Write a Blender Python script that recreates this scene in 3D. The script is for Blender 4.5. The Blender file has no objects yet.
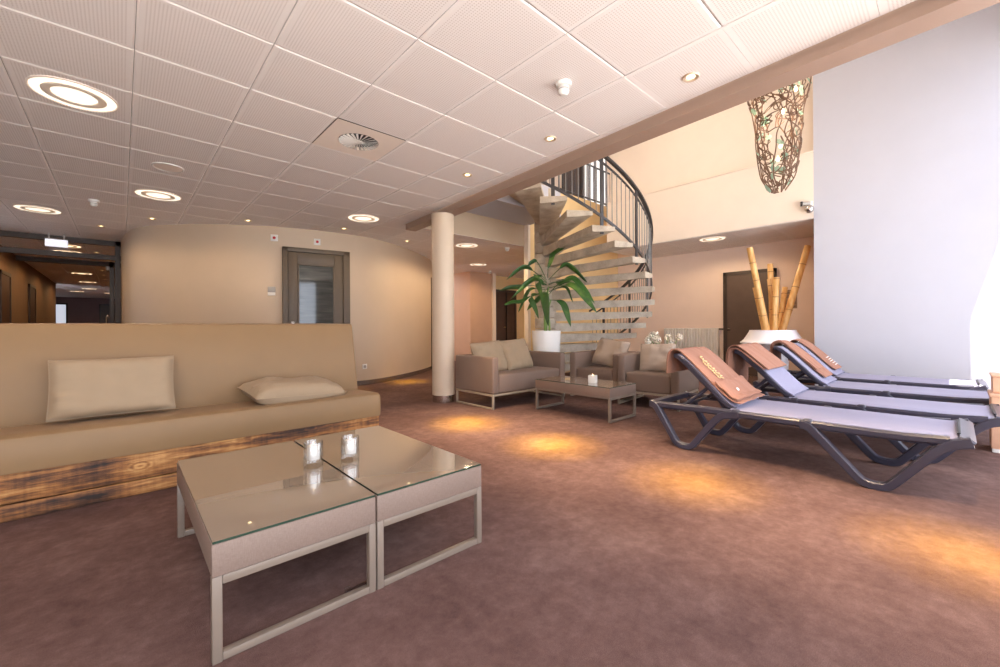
import bpy, bmesh, math, random
from math import sin, cos, pi, radians, sqrt, atan2
from mathutils import Vector, Matrix, noise
C = bpy.context.scene.collection
R = random.Random(7)

# ------------------------------------------------------------------ camera
A = 0.8311; H0 = 1.035; ZC = 2.685          # yaw of the view, eye height, ceiling height
cam_d = bpy.data.cameras.new('camera'); cam = bpy.data.objects.new('camera', cam_d); C.objects.link(cam)
cam_d.sensor_width = 36; cam_d.lens = 36*415/1000; cam_d.shift_y = -0.0065; cam_d.clip_start = 0.02
fw = Vector((cos(A), sin(A), 0)); rt = Vector((sin(A), -cos(A), 0)); up = Vector((0, 0, 1))
M = Matrix((rt, up, -fw)).transposed().to_4x4()
cam.matrix_world = Matrix.Translation((0, 0, H0)) @ M @ Matrix.Rotation(-0.006, 4, 'Z')
bpy.context.scene.camera = cam

# ------------------------------------------------------------------ materials
def lin(c):
    c /= 255.0
    return c/12.92 if c <= 0.04045 else ((c+0.055)/1.055)**2.4
def rgb(r, g, b): return (lin(r), lin(g), lin(b), 1)
class N:
    def __init__(s, name):
        s.m = bpy.data.materials.new(name); s.m.use_nodes = True
        s.t = s.m.node_tree; s.b = s.t.nodes['Principled BSDF']
    def n(s, typ, **k):
        nd = s.t.nodes.new(typ)
        for a, v in k.items():
            if a in nd.inputs: nd.inputs[a].default_value = v
            else: setattr(nd, a, v)
        return nd
    def l(s, a, b): s.t.links.new(a, b)
    def math(s, op, a, b=None, c=None):
        nd = s.t.nodes.new('ShaderNodeMath'); nd.operation = op
        for i, v in enumerate((a, b, c)):
            if v is None: continue
            if isinstance(v, (int, float)): nd.inputs[i].default_value = v
            else: s.l(v, nd.inputs[i])
        return nd.outputs[0]
    def coord(s, scale=(1, 1, 1)):
        tc = s.n('ShaderNodeTexCoord'); mp = s.n('ShaderNodeMapping'); mp.inputs['Scale'].default_value = scale
        s.l(tc.outputs['Object'], mp.inputs['Vector']); return mp.outputs[0]
    def noise(s, scale, vec=None, detail=4, rough=.55):
        nd = s.n('ShaderNodeTexNoise'); nd.inputs['Scale'].default_value = scale
        nd.inputs['Detail'].default_value = detail; nd.inputs['Roughness'].default_value = rough
        s.l(vec if vec is not None else s.coord(), nd.inputs['Vector']); return nd.outputs['Fac']
    def ramp(s, fac, *stops):
        nd = s.n('ShaderNodeValToRGB'); e = nd.color_ramp.elements
        while len(e) < len(stops): e.new(.5)
        for i, (p, c) in enumerate(stops): e[i].position = p; e[i].color = c
        s.l(fac, nd.inputs[0]); return nd.outputs[0]
    def bump(s, h, strength=.3, dist=.01):
        nd = s.n('ShaderNodeBump'); nd.inputs['Strength'].default_value = strength; nd.inputs['Distance'].default_value = dist
        s.l(h, nd.inputs['Height']); s.l(nd.outputs[0], s.b.inputs['Normal'])
    def set(s, **k):
        for a, v in k.items(): s.b.inputs[a.replace('_', ' ')].default_value = v
        return s
def plain(name, col, rough=.6, metal=0, var=.06, vs=8, bump=0, bs=60, **k):
    n = N(name); n.set(Roughness=rough, Metallic=metal, **k)
    c = Vector(col[:3]); lo = tuple(c*(1-var))+(1,); hi = tuple(min(1, x) for x in c*(1+var))+(1,)
    n.l(n.ramp(n.noise(vs), (.35, lo), (.65, hi)), n.b.inputs['Base Color'])
    if bump: n.bump(n.noise(bs), bump, .004)
    return n.m
def emit(name, col, strength):
    n = N(name); n.set(Base_Color=(0.8, .8, .8, 1), Emission_Color=col, Emission_Strength=strength); return n.m

MT = {}
MT['white_wall'] = plain('white_plaster', rgb(190, 190, 200), .8, var=.012, vs=3, bump=.05, bs=90)
MT['cream_wall'] = plain('cream_plaster', rgb(232, 217, 202), .8, var=.015, vs=3, bump=.05, bs=90)
MT['beige_wall'] = plain('beige_plaster', rgb(196, 175, 151), .55, var=.02, vs=2, bump=.05, bs=90)
MT['lamp_tint_wall'] = plain('lamp_tinted_cream_plaster', rgb(232, 203, 152), .8, var=.02, vs=3)  # yellow of warm lamplight put into the base colour
MT['pink_wall'] = plain('rose_beige_plaster', rgb(200, 164, 138), .7, var=.02, vs=3)
MT['niche_wall'] = plain('pale_rose_plaster', rgb(236, 214, 200), .75, var=.015, vs=3)
MT['corridor_wall'] = plain('brown_plaster', rgb(120, 92, 68), .7, var=.04, vs=3)
MT['mauve_wall'] = plain('mauve_plaster', rgb(120, 96, 98), .7, var=.03, vs=3)
MT['beam'] = plain('taupe_painted_steel', rgb(156, 130, 114), .45, var=.03, vs=4)
MT['column'] = plain('cream_paint', rgb(202, 182, 158), .45, var=.015, vs=3)
MT['chrome'] = plain('brushed_steel', rgb(205, 200, 195), .18, 1, var=.05)
MT['skirting'] = plain('grey_steel_skirting', rgb(150, 140, 135), .25, .8, var=.05)
MT['dark_frame'] = plain('dark_umber_paint', rgb(58, 44, 36), .5, var=.06)
MT['taupe_frame'] = plain('taupe_door_paint', rgb(90, 76, 60), .5, var=.05)
MT['dark_door'] = plain('dark_brown_veneer', rgb(66, 42, 28), .45, var=.12, vs=5)
MT['vent_paint'] = plain('cream_vent_paint', rgb(236, 222, 210), .5, var=.01)
MT['lamp_metal'] = plain('pale_lamp_metal', rgb(222, 200, 174), .35, .5, var=.02)
MT['grey_door'] = plain('dark_taupe_veneer', rgb(92, 74, 64), .5, var=.06, vs=5)
MT['black'] = plain('black_plastic', rgb(24, 22, 22), .4)
MT['white_plastic'] = plain('white_plastic', rgb(222, 218, 212), .35, var=.01)
MT['grey_plastic'] = plain('grey_plastic', rgb(160, 155, 150), .4, var=.02)
MT['red'] = plain('red_plastic', rgb(176, 24, 22), .35)
MT['taupe_metal'] = plain('taupe_powder_coat', rgb(150, 134, 116), .4, var=.02)
MT['pale_metal'] = plain('pale_taupe_coat', rgb(120, 105, 92), .4, var=.02)
MT['candle'] = plain('white_wax', rgb(214, 202, 190), .5, var=.01, Subsurface_Weight=.0)
MT['flame'] = emit('candle_flame', (1, .58, .24, 1), 3)
MT['ring'] = emit('warm_lamp_diffuser', (1, .87, .68, 1), .70)
MT['ring_dim'] = emit('corridor_lamp_diffuser', (1, .74, .44, 1), 1.5)
MT['bulb'] = emit('halogen_bulb', (1, .78, .38, 1), 3.2)
MT['bulb_dim'] = emit('corridor_halogen', (1, .74, .30, 1), 4.0)
MT['sign'] = emit('lit_sign_panel', (.86, .86, 1, 1), .42)
MT['bright'] = emit('daylit_door_glass', (.80, .86, 1, 1), .36)
MT['glowing_blind'] = emit('glowing_blind', (1, .96, .95, 1), .30)  # daylight on the blind is put in as its own emission
MT['ring_trim'] = plain('lamp_trim', rgb(244, 230, 212), .5, var=.02)
MT['lounge_frame'] = plain('anthracite_resin', rgb(56, 54, 68), .32, var=.04)
MT['pine_box'] = plain('light_wood', rgb(214, 170, 140), .5, var=.08, vs=6)
MT['valve'] = plain('valve_metal', rgb(150, 145, 140), .25, .9)
MT['soil'] = plain('potting_soil', rgb(48, 36, 28), .9, var=.3, vs=40)
MT['pot'] = plain('white_glazed_pot', rgb(240, 236, 230), .25, var=.01)
MT['vase'] = plain('white_glazed_vase', rgb(236, 234, 240), .3, var=.01)
MT['rail'] = plain('grey_painted_steel', rgb(58, 56, 58), .4, var=.05)
MT['rail_light'] = plain('light_grey_painted_steel', rgb(126, 124, 122), .4, var=.05)
MT['gold'] = plain('gold_thread', rgb(230, 200, 140), .4, .3)
MT['white_thread'] = plain('white_thread', rgb(235, 225, 222), .6)
MT['wire'] = plain('rusty_brown_wire', rgb(112, 84, 66), .5, .4, var=.15, vs=20)
MT['petal'] = plain('white_petals', rgb(245, 236, 218), .6, var=.05, vs=30)
MT['stalk'] = plain('plant_stalk', rgb(120, 150, 70), .5, var=.12)
MT['paper'] = plain('notice_paper', rgb(150, 122, 100), .6, var=.01)
MT['ink'] = plain('notice_ink', rgb(70, 56, 46), .7)
MT['outside'] = plain('pale_stone_paving', rgb(232, 228, 220), .8, var=.03)

def fabric(name, col, scale=900, rough=.75, var=.05):
    n = N(name); n.set(Roughness=rough, Sheen_Weight=.03, Specular_IOR_Level=.3)
    c = Vector(col[:3]); v = n.noise(3, detail=3)
    n.l(n.ramp(v, (.3, tuple(c*(1-var))+(1,)), (.7, tuple(c*(1+var))+(1,))), n.b.inputs['Base Color'])
    n.bump(n.noise(scale, detail=2), .25, .001); return n.m
MT['sofa'] = fabric('beige_leatherette', rgb(136, 107, 74), 500, .5, .03)
MT['seat_fabric'] = fabric('taupe_fabric', rgb(124, 103, 90), 700, .7, .03)
MT['cushion'] = fabric('cream_cotton', rgb(156, 134, 108), 900, .85, .02)
MT['cushion_taupe'] = fabric('sand_cotton', rgb(172, 153, 136), 900, .85, .03)
MT['towel'] = fabric('rose_brown_terry', rgb(158, 112, 92), 900, .95, .06)
MT['towel_dark'] = fabric('dark_brown_terry', rgb(120, 82, 72), 900, .95, .06)
MT['sling'] = fabric('grey_sling_mesh', rgb(146, 142, 164), 1500, .7, .03)

def carpet():
    n = N('mauve_brown_carpet'); n.set(Roughness=1, Specular_IOR_Level=.1)
    a = n.noise(1.3, detail=7, rough=.7); b = n.noise(14, detail=6, rough=.75); f = n.noise(350, detail=2)
    m = n.math('ADD', n.math('MULTIPLY', a, .5), n.math('ADD', n.math('MULTIPLY', b, .35), n.math('MULTIPLY', f, .3)))
    n.l(n.ramp(m, (.40, rgb(72, 52, 48)), (.57, rgb(102, 77, 71)), (.74, rgb(130, 104, 96))), n.b.inputs['Base Color'])
    n.bump(f, .5, .004); return n.m
MT['carpet'] = carpet()
def concrete():
    n = N('terrazzo_concrete'); n.set(Roughness=.75)
    m = n.math('ADD', n.math('MULTIPLY', n.noise(5, detail=6), .6), n.math('MULTIPLY', n.noise(90, detail=4, rough=.8), .5))
    n.l(n.ramp(m, (.35, rgb(142, 128, 112)), (.55, rgb(182, 168, 150)), (.75, rgb(208, 196, 178))), n.b.inputs['Base Color'])
    n.bump(n.noise(80), .2, .004); return n.m
MT['concrete'] = concrete()
def rough_wood():
    n = N('scorched_rough_pine'); n.set(Roughness=.7)
    grain = n.noise(5, n.coord((.55, 1, 9)), 7, .68)                 # long fibres
    blotch = n.noise(2.6, n.coord((1, 1, 1.8)), 4, .6)               # scorched patches
    saw = n.noise(26, n.coord((1.7, 1, .10)), 2)                     # saw marks across the board
    vo = n.n('ShaderNodeTexVoronoi'); vo.inputs['Scale'].default_value = 3.2; n.l(n.coord((1, .2, 1.9)), vo.inputs['Vector'])
    rings = n.math('MULTIPLY', n.math('SINE', n.math('MULTIPLY', vo.outputs['Distance'], 70)), n.math('MAXIMUM', n.math('SUBTRACT', .26, vo.outputs['Distance']), 0))
    knot = n.math('LESS_THAN', vo.outputs['Distance'], .05)
    m = n.math('ADD', n.math('MULTIPLY', grain, .62), n.math('MULTIPLY', blotch, .62))
    m = n.math('ADD', m, n.math('MULTIPLY', rings, .5)); m = n.math('SUBTRACT', m, n.math('MULTIPLY', knot, .16)); m = n.math('SUBTRACT', m, n.math('MULTIPLY', saw, .09))
    n.l(n.ramp(m, (.44, rgb(34, 22, 15)), (.53, rgb(92, 56, 30)), (.62, rgb(150, 98, 50)), (.76, rgb(202, 152, 92))), n.b.inputs['Base Color'])
    n.bump(grain, .5, .01); return n.m
MT['wood'] = rough_wood()
def bamboo():
    n = N('dried_bamboo'); n.set(Roughness=.4)
    n.l(n.ramp(n.noise(6, n.coord((3, 3, .6)), 4), (.3, rgb(196, 140, 74)), (.5, rgb(222, 172, 104)), (.7, rgb(236, 198, 136))), n.b.inputs['Base Color']); return n.m
MT['bamboo'] = bamboo()
MT['bamboo_node'] = plain('bamboo_node', rgb(156, 106, 58), .5)
def leafm():
    n = N('plant_leaf'); n.set(Roughness=.35)
    n.l(n.ramp(n.noise(4), (.3, rgb(34, 64, 30)), (.55, rgb(56, 94, 40)), (.75, rgb(112, 142, 58))), n.b.inputs['Base Color']); return n.m
MT['leaf'] = leafm()
def weave():
    n = N('taupe_woven_side'); n.set(Roughness=.6)
    a = n.noise(60, n.coord((6, 6, 1)), 2); b = n.noise(60, n.coord((1, 1, 8)), 2)
    n.l(n.ramp(n.math('ADD', n.math('MULTIPLY', a, .5), n.math('MULTIPLY', b, .5)), (.38, rgb(114, 94, 82)), (.62, rgb(126, 106, 94))), n.b.inputs['Base Color']); return n.m
MT['weave'] = weave()
def glasstop():
    n = N('back_painted_glass'); n.set(Roughness=.03, Base_Color=rgb(144, 126, 108), Coat_Weight=1, Coat_Roughness=.0, IOR=1.5, Coat_IOR=2.0); return n.m
MT['glass_top'] = glasstop()
MT['glass_edge'] = plain('green_glass_edge', rgb(44, 62, 50), .15)
def clear(name, col=(1, 1, 1, 1), rough=0, ior=1.45):
    n = N(name); n.set(Base_Color=col, Roughness=rough, IOR=ior, Transmission_Weight=1); return n.m

def pane(base=.05, k=.6):
    # thin clear pane: mostly see-through, mirror-like at grazing angles
    n = N('thin_window_pane'); t = n.t; out = t.nodes['Material Output']
    tr = n.n('ShaderNodeBsdfTransparent'); gl = n.n('ShaderNodeBsdfGlossy'); gl.inputs['Roughness'].default_value = 0.02
    lw = n.n('ShaderNodeLayerWeight'); mx = n.n('ShaderNodeMixShader')
    tr.inputs['Color'].default_value = (.94, .95, .95, 1)
    n.l(n.math('ADD', n.math('MULTIPLY', n.math('POWER', lw.outputs['Facing'], 3), k), base), mx.inputs[0]); n.l(tr.outputs[0], mx.inputs[1]); n.l(gl.outputs[0], mx.inputs[2]); n.l(mx.outputs[0], out.inputs['Surface']); return n.m
def sheet_glass():
    n = N('pale_green_glass'); out = n.t.nodes['Material Output']
    a = n.n('ShaderNodeBsdfTranslucent'); d = n.n('ShaderNodeBsdfDiffuse'); tr = n.n('ShaderNodeBsdfTransparent'); gl = n.n('ShaderNodeBsdfGlossy'); gl.inputs['Roughness'].default_value = .05
    for q in (a, d): q.inputs['Color'].default_value = rgb(196, 226, 208)
    tr.inputs['Color'].default_value = (.86, .95, .89, 1)
    m1 = n.n('ShaderNodeMixShader'); m1.inputs[0].default_value = .5; m2 = n.n('ShaderNodeMixShader'); m2.inputs[0].default_value = .45; m3 = n.n('ShaderNodeMixShader'); m3.inputs[0].default_value = .08
    n.l(a.outputs[0], m1.inputs[1]); n.l(d.outputs[0], m1.inputs[2]); n.l(m1.outputs[0], m2.inputs[1]); n.l(tr.outputs[0], m2.inputs[2]); n.l(m2.outputs[0], m3.inputs[1]); n.l(gl.outputs[0], m3.inputs[2]); n.l(m3.outputs[0], out.inputs['Surface']); return n.m
MT['teal_glass'] = sheet_glass()
MT['pane'] = pane(); MT['glass'] = MT['pane']; MT['cup_glass'] = pane(.14, .85)
def doorglass():
    n = N('dark_door_glass'); n.set(Roughness=.06, Coat_Weight=.5)
    v = n.noise(3, n.coord((.8, .8, 6)), 6, .6)  # streaks: outdoor reflections painted into the glass colour
    n.l(n.ramp(v, (.3, rgb(44, 47, 44)), (.55, rgb(66, 68, 64)), (.75, rgb(92, 92, 86))), n.b.inputs['Base Color']); return n.m
MT['door_glass'] = doorglass()
def tilemat():
    n = N('perforated_ceiling_tile'); n.set(Roughness=.7)
    tc = n.n('ShaderNodeTexCoord'); sp = n.n('ShaderNodeSeparateXYZ'); n.l(tc.outputs['Object'], sp.inputs[0])
    def cell(o, off):
        u = n.math('FRACT', n.math('DIVIDE', n.math('ADD', o, 60-off), .6))          # 0..1 in the tile
        inside = n.math('LESS_THAN', n.math('ABSOLUTE', n.math('SUBTRACT', u, .5)), .44)
        g = n.math('ABSOLUTE', n.math('SUBTRACT', n.math('FRACT', n.math('MULTIPLY', u, 38)), .5))
        return g, inside
    gx, ix = cell(sp.outputs[0], .065); gy, iy = cell(sp.outputs[1], .863)
    d = n.math('SQRT', n.math('ADD', n.math('POWER', gx, 2), n.math('POWER', gy, 2)))
    hole = n.math('MULTIPLY', n.math('LESS_THAN', d, .26), n.math('MULTIPLY', ix, iy))
    mx = n.n('ShaderNodeMix', data_type='RGBA'); n.l(hole, mx.inputs[0])
    mx.inputs[6].default_value = rgb(234, 226, 222); mx.inputs[7].default_value = rgb(208, 196, 190)
    n.l(mx.outputs[2], n.b.inputs['Base Color']); return n.m
MT['tile'] = tilemat()
MT['plenum'] = plain('ceiling_void', rgb(50, 42, 38), .9)  # base colour darkened to paint the shadow in the gap beside the beam

# ------------------------------------------------------------------ mesh helpers
def bm_(): return bmesh.new()
def addv(bm, vs, fs, mi=0, sm=False):
    v = [bm.verts.new(p) for p in vs]
    for f in fs:
        try: fc = bm.faces.new([v[i] for i in f]); fc.material_index = mi; fc.smooth = sm
        except ValueError: pass
    return v
def box(bm, x0, x1, y0, y1, z0, z1, bev=0, seg=2, mi=0, mat=None):
    t = bm_()
    bmesh.ops.create_cube(t, size=1, matrix=Matrix.Translation(((x0+x1)/2, (y0+y1)/2, (z0+z1)/2)) @ Matrix.Diagonal((abs(x1-x0), abs(y1-y0), abs(z1-z0), 1)))
    if bev:
        bmesh.ops.bevel(t, geom=t.edges[:], offset=min(bev, .49*min(abs(x1-x0), abs(y1-y0), abs(z1-z0))), segments=seg, profile=.5, affect='EDGES')
    merge(bm, t, mat, mi, bev > .012)
def merge(bm, t, mat=None, mi=0, sm=False):
    t.verts.ensure_lookup_table(); t.verts.index_update()
    vs = [bm.verts.new((mat @ v.co) if mat else v.co) for v in t.verts]
    for f in t.faces:
        try: g = bm.faces.new([vs[v.index] for v in f.verts]); g.material_index = mi if mi else f.material_index; g.smooth = sm or f.smooth
        except ValueError: pass
    t.free()
def tube(bm, pts, r, seg=8, closed=False, cap=True, mi=0):
    pts = [Vector(p) for p in pts]; n = len(pts); rings = []
    rr = r if isinstance(r, (list, tuple)) else [r]*n
    t0 = (pts[1]-pts[0]).normalized(); ref = Vector((0, 0, 1)) if abs(t0.z) < .9 else Vector((1, 0, 0))
    u = t0.cross(ref).normalized()
    for i, p in enumerate(pts):
        if closed: t = (pts[(i+1) % n]-pts[i-1])
        else: t = pts[min(i+1, n-1)]-pts[max(i-1, 0)]
        t = t.normalized() if t.length > 1e-9 else t0
        u = (u-t*u.dot(t)); u = u.normalized() if u.length > 1e-6 else t.orthogonal().normalized()
        w = t.cross(u)
        rings.append([bm.verts.new(p+(u*cos(2*pi*k/seg)+w*sin(2*pi*k/seg))*rr[i]) for k in range(seg)])
    for i in range(n if closed else n-1):
        a, b = rings[i], rings[(i+1) % n]
        for k in range(seg):
            f = bm.faces.new((a[k], a[(k+1) % seg], b[(k+1) % seg], b[k])); f.smooth = True; f.material_index = mi
    if cap and not closed:
        for ring in (list(reversed(rings[0])), rings[-1]):
            f = bm.faces.new(ring); f.material_index = mi
def lathe(bm, prof, cx=0, cy=0, seg=32, mi=0, sm=True, mat=None):
    # prof: list of (r, z); closed ends when r == 0
    rings = []
    T = (lambda p: mat @ Vector(p)) if mat else (lambda p: p)
    for r, z in prof:
        if r < 1e-6: rings.append([bm.verts.new(T((cx, cy, z)))])
        else: rings.append([bm.verts.new(T((cx+r*cos(2*pi*k/seg), cy+r*sin(2*pi*k/seg), z))) for k in range(seg)])
    for a, b in zip(rings, rings[1:]):
        for k in range(seg):
            q = []
            for v in (a[k % len(a)], a[(k+1) % len(a)], b[(k+1) % len(b)], b[k % len(b)]):
                if v not in q: q.append(v)
            if len(q) >= 3:
                try: f = bm.faces.new(q); f.smooth = sm; f.material_index = mi
                except ValueError: pass
def prism(bm, poly, z0, z1, mi=0):
    n = len(poly)
    vs = [(x, y, z0) for x, y in poly]+[(x, y, z1) for x, y in poly]
    addv(bm, vs, [tuple(reversed(range(n))), tuple(range(n, 2*n))]+[(i, (i+1) % n, n+(i+1) % n, n+i) for i in range(n)], mi)
def crom(pts, k=6, closed=False):
    P = [Vector(p) for p in pts]; n = len(P); out = []
    for i in range(n if closed else n-1):
        p0 = P[(i-1) % n] if closed or i > 0 else P[0]*2-P[1]
        p1, p2 = P[i], P[(i+1) % n]
        p3 = P[(i+2) % n] if closed or i+2 < n else P[-1]*2-P[-2]
        for j in range(k):
            t = j/k
            out.append(.5*((2*p1)+(p2-p0)*t+(2*p0-5*p1+4*p2-p3)*t*t+(3*p1-p0-3*p2+p3)*t**3))
    if not closed: out.append(P[-1])
    return out
def ribbon(bm, path, th, x0, x1, bev=.006, mi=0):
    # path in the (y,z) plane, thickened by th (number or list), extruded x0..x1, with rounded long edges
    P = [Vector(p) for p in path]; n = len(P); th = th if isinstance(th, (list, tuple)) else [th]*n
    rings = []
    for i, p in enumerate(P):
        t = (P[min(i+1, n-1)]-P[max(i-1, 0)]).normalized(); nr = Vector((-t.y, t.x)); h = th[i]/2; b = min(bev, h*.8)
        sec = [(x0, -h+b), (x0+b, -h), (x1-b, -h), (x1, -h+b), (x1, h-b), (x1-b, h), (x0+b, h), (x0, h-b)]
        rings.append([bm.verts.new((x, p.x+nr.x*o, p.y+nr.y*o)) for x, o in sec])
    for a, b in zip(rings, rings[1:]):
        for k in range(8):
            f = bm.faces.new((a[k], a[(k+1) % 8], b[(k+1) % 8], b[k])); f.smooth = k % 2 == 1; f.material_index = mi
    bm.faces.new(list(reversed(rings[0]))); bm.faces.new(rings[-1])
def origin_of(p):
    v = Vector()
    while p: v += p.location; p = p.parent
    return v
def obj(name, bm, mat, parent=None, world=False, kind=None, loc=None):
    if world and parent: bmesh.ops.translate(bm, verts=bm.verts[:], vec=-origin_of(parent))
    bmesh.ops.recalc_face_normals(bm, faces=bm.faces[:])
    for f in bm.faces: f.smooth = not name.startswith('ceiling')
    me = bpy.data.meshes.new(name); bm.to_mesh(me); bm.free()
    if not name.startswith('ceiling'): me.set_sharp_from_angle(angle=radians(38))
    for m in (mat if isinstance(mat, (list, tuple)) else [mat]): me.materials.append(MT[m] if isinstance(m, str) else m)
    o = bpy.data.objects.new(name, me); C.objects.link(o)
    if parent: o.parent = parent
    if kind: o['kind'] = kind
    if loc: o.location = loc
    return o
def tag(o, label, cat, group=None):
    o['label'] = label; o['category'] = cat
    if group: o['group'] = group
    return o
def thing(name, label, cat, loc=(0, 0, 0), rot=(0, 0, 0), group=None):
    o = bpy.data.objects.new(name, None); C.objects.link(o); o.empty_display_size = .1
    o.location = loc; o.rotation_euler = rot
    return tag(o, label, cat, group)
def dup(root, loc, rot=(0, 0, 0), label=None):
    def cp(o, par):
        c = o.copy(); C.objects.link(c); c.parent = par
        for ch in list(kids.get(o.name, [])): cp(ch, c)
        return c
    kids = {}
    for o in bpy.data.objects:
        if o.parent: kids.setdefault(o.parent.name, []).append(o)
    r = cp(root, None); r.location = loc; r.rotation_euler = rot
    if label: r['label'] = label
    return r
def struct(name, bm, mat, parent=None, world=False):
    return obj(name, bm, mat, parent, world, kind='structure')
def sbox(name, mat, *a, **k):
    bm = bm_(); box(bm, *a, **k); return struct(name, bm, mat)

# ------------------------------------------------------------------ shell
bm = bm_(); addv(bm, [(-3.6, -.95, 0), (10.4, -.95, 0), (10.4, 31, 0), (-3.6, 31, 0)], [(0, 1, 2, 3)]); struct('floor', bm, 'carpet')

def beam_x(y): return 3.0+.063*y            # the skewed edge of the ceiling
GX, GY, TS = .065, .863, .6
SKIP = {(2, 4)}                              # the tile taken by the air diffuser
def clip(poly, f):
    out = []
    for i, p in enumerate(poly):
        q = poly[(i+1) % len(poly)]; a, b = f(p), f(q)
        if a >= 0: out.append(p)
        if a*b < 0: t = a/(a-b); out.append((p[0]+(q[0]-p[0])*t, p[1]+(q[1]-p[1])*t))
    return out
def tiles(name, x0, x1, y0, y1, keep=None, mat='tile', z=ZC):
    bm = bm_(); g = .001; bv = .010; dz = .006
    for i in range(math.floor((x0-GX)/TS), math.ceil((x1-GX)/TS)):
        for j in range(math.floor((y0-GY)/TS), math.ceil((y1-GY)/TS)):
            if (i, j) in SKIP and name == 'ceiling': continue
            a, b, c, d = GX+i*TS+g, GX+(i+1)*TS-g, GY+j*TS+g, GY+(j+1)*TS-g
            sq = [(a, c), (b, c), (b, d), (a, d)]
            sq = clip(clip(clip(clip(sq, lambda p: p[0]-x0), lambda p: x1-p[0]), lambda p: p[1]-y0), lambda p: y1-p[1])
            if keep and sq: sq = keep(sq)
            if not sq or len(sq) < 3: continue
            cut = len(sq) != 4 or max(p[0] for p in sq)-min(p[0] for p in sq) < TS-.02 or max(p[1] for p in sq)-min(p[1] for p in sq) < TS-.02
            if cut:
                prism(bm, sq, z, z+.02)
            else:
                o = [(x, y, z+dz) for x, y in sq]; n = [(a+bv, c+bv, z), (b-bv, c+bv, z), (b-bv, d-bv, z), (a+bv, d-bv, z)]
                addv(bm, o+n, [(4, 5, 6, 7)]+[(k, (k+1) % 4, 4+(k+1) % 4, 4+k) for k in range(4)])
    return struct(name, bm, mat)
def keep_main(sq):
    return clip(sq, lambda p: beam_x(p[1])-.012-p[0])
YB = 5.96
# near field (left of the beam) and the part that runs on behind the void
tiles('ceiling', -3.5, beam_x(YB), -.8, 10.62, keep_main)
tiles('ceiling_hall', beam_x(YB), 10.3, YB, 10.62)
tiles('ceiling_niche', 7.92, 9.55, 1.46, 5.15)
tiles('ceiling_corridor', -3.4, .3, 10.72, 30.9)
bm = bm_(); prism(bm, [(-3.6, -.95), (beam_x(-.95), -.95), (beam_x(YB), YB), (-3.6, YB)], ZC+.03, ZC+.09)
prism(bm, [(-3.6, YB), (10.4, YB), (10.4, 10.65), (-3.6, 10.65)], ZC+.03, ZC+.09)
prism(bm, [(-3.6, 10.65), (.5, 10.65), (.5, 31), (-3.6, 31)], ZC+.03, ZC+.09)
struct('ceiling_slab', bm, 'plenum')
# fascia between the hall ceiling and the raised soffit under the landing
bm = bm_(); box(bm, beam_x(YB)-.02, 6.19, YB-.004, YB+.12, ZC+.003, 3.62); struct('wall_fascia', bm, 'beige_wall')
sbox('ceiling_landing', 'white_wall', beam_x(5)-.05, 6.19, 5.05, YB, 3.12, 3.62)
# upper wall over the beam (faces the void)
bm = bm_(); prism(bm, [(beam_x(-.95)+.03, -.95), (beam_x(-.95)+.16, -.95), (beam_x(YB)+.16, YB), (beam_x(YB)+.03, YB)], 2.70, 6.0); struct('wall_upper', bm, 'cream_wall')
# beam
t = thing('ceiling_beam', 'long taupe steel beam along the open edge of the tiled ceiling', 'beam', (beam_x(2), 2, 2.6))
t['kind'] = 'structure'
bm = bm_(); prism(bm, [(beam_x(-.9)+.012, -.9), (beam_x(-.9)+.19, -.9), (beam_x(YB)+.19, YB-.01), (beam_x(YB)+.012, YB-.01)], 2.607, 2.72); obj('flange', bm, 'beam', t, True)
# column
t = thing('column', 'round cream column with a steel foot ring under the beam end', 'column', (3.33, 4.83, 0)); t['kind'] = 'structure'
bm = bm_(); lathe(bm, [(.155, .1), (.155, 2.606)], 3.33, 4.83, 48); obj('shaft', bm, 'column', t, True)
bm = bm_(); lathe(bm, [(.15, .0), (.150, .1), (.155, .102)], 3.33, 4.83, 48); obj('foot_ring', bm, 'chrome', t, True)

# curved wall
CW = crom([(0.0, 10.68, 0), (.015, 10.2, 0), (.055, 9.72, 0), (.17, 9.02, 0), (.46, 8.5, 0), (.92, 8.02, 0), (1.53, 7.58, 0), (2.2, 7.31, 0), (2.93, 7.21, 0), (3.47, 7.25, 0), (4.15, 7.56, 0), (4.93, 8.08, 0), (5.5, 8.56, 0), (5.85, 8.95, 0)], 7)
def strip(bm, pts, off, z0, z1, off2):
    n = len(pts); nr = []
    for i in range(n):
        d = (pts[min(i+1, n-1)]-pts[max(i-1, 0)]).normalized(); nr.append(Vector((d.y, -d.x, 0)))
    rows = []
    for i, p in enumerate(pts):
        a = p+nr[i]*off; b = p+nr[i]*off2
        rows.append([bm.verts.new((a.x, a.y, z0)), bm.verts.new((a.x, a.y, z1)), bm.verts.new((b.x, b.y, z1)), bm.verts.new((b.x, b.y, z0))])
    for a, b in zip(rows, rows[1:]):
        for k in range(4):
            f = bm.faces.new((a[k], b[k], b[(k+1) % 4], a[(k+1) % 4])); f.smooth = True
    bm.faces.new(rows[0]); bm.faces.new(list(reversed(rows[-1])))
def wall_at(x):
    for a, b in zip(CW, CW[1:]):
        if a.x <= x <= b.x:
            t = (x-a.x)/(b.x-a.x); d = (b-a).normalized(); return a.lerp(b, t), d, Vector((d.y, -d.x, 0))
DX0, DX1 = 1.98, 2.90
i0 = max(i for i, p in enumerate(CW) if p.x < DX0); i1 = min(i for i, p in enumerate(CW) if p.x > DX1)
bm = bm_(); strip(bm, CW, 0, 0, ZC+.02, -.18); struct('wall_curved', bm, 'beige_wall')
bm = bm_(); strip(bm, [p for p in CW if p.x > 3.0], .014, 0, .085, -.01); struct('baseboard_curved', bm, 'skirting')
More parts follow.
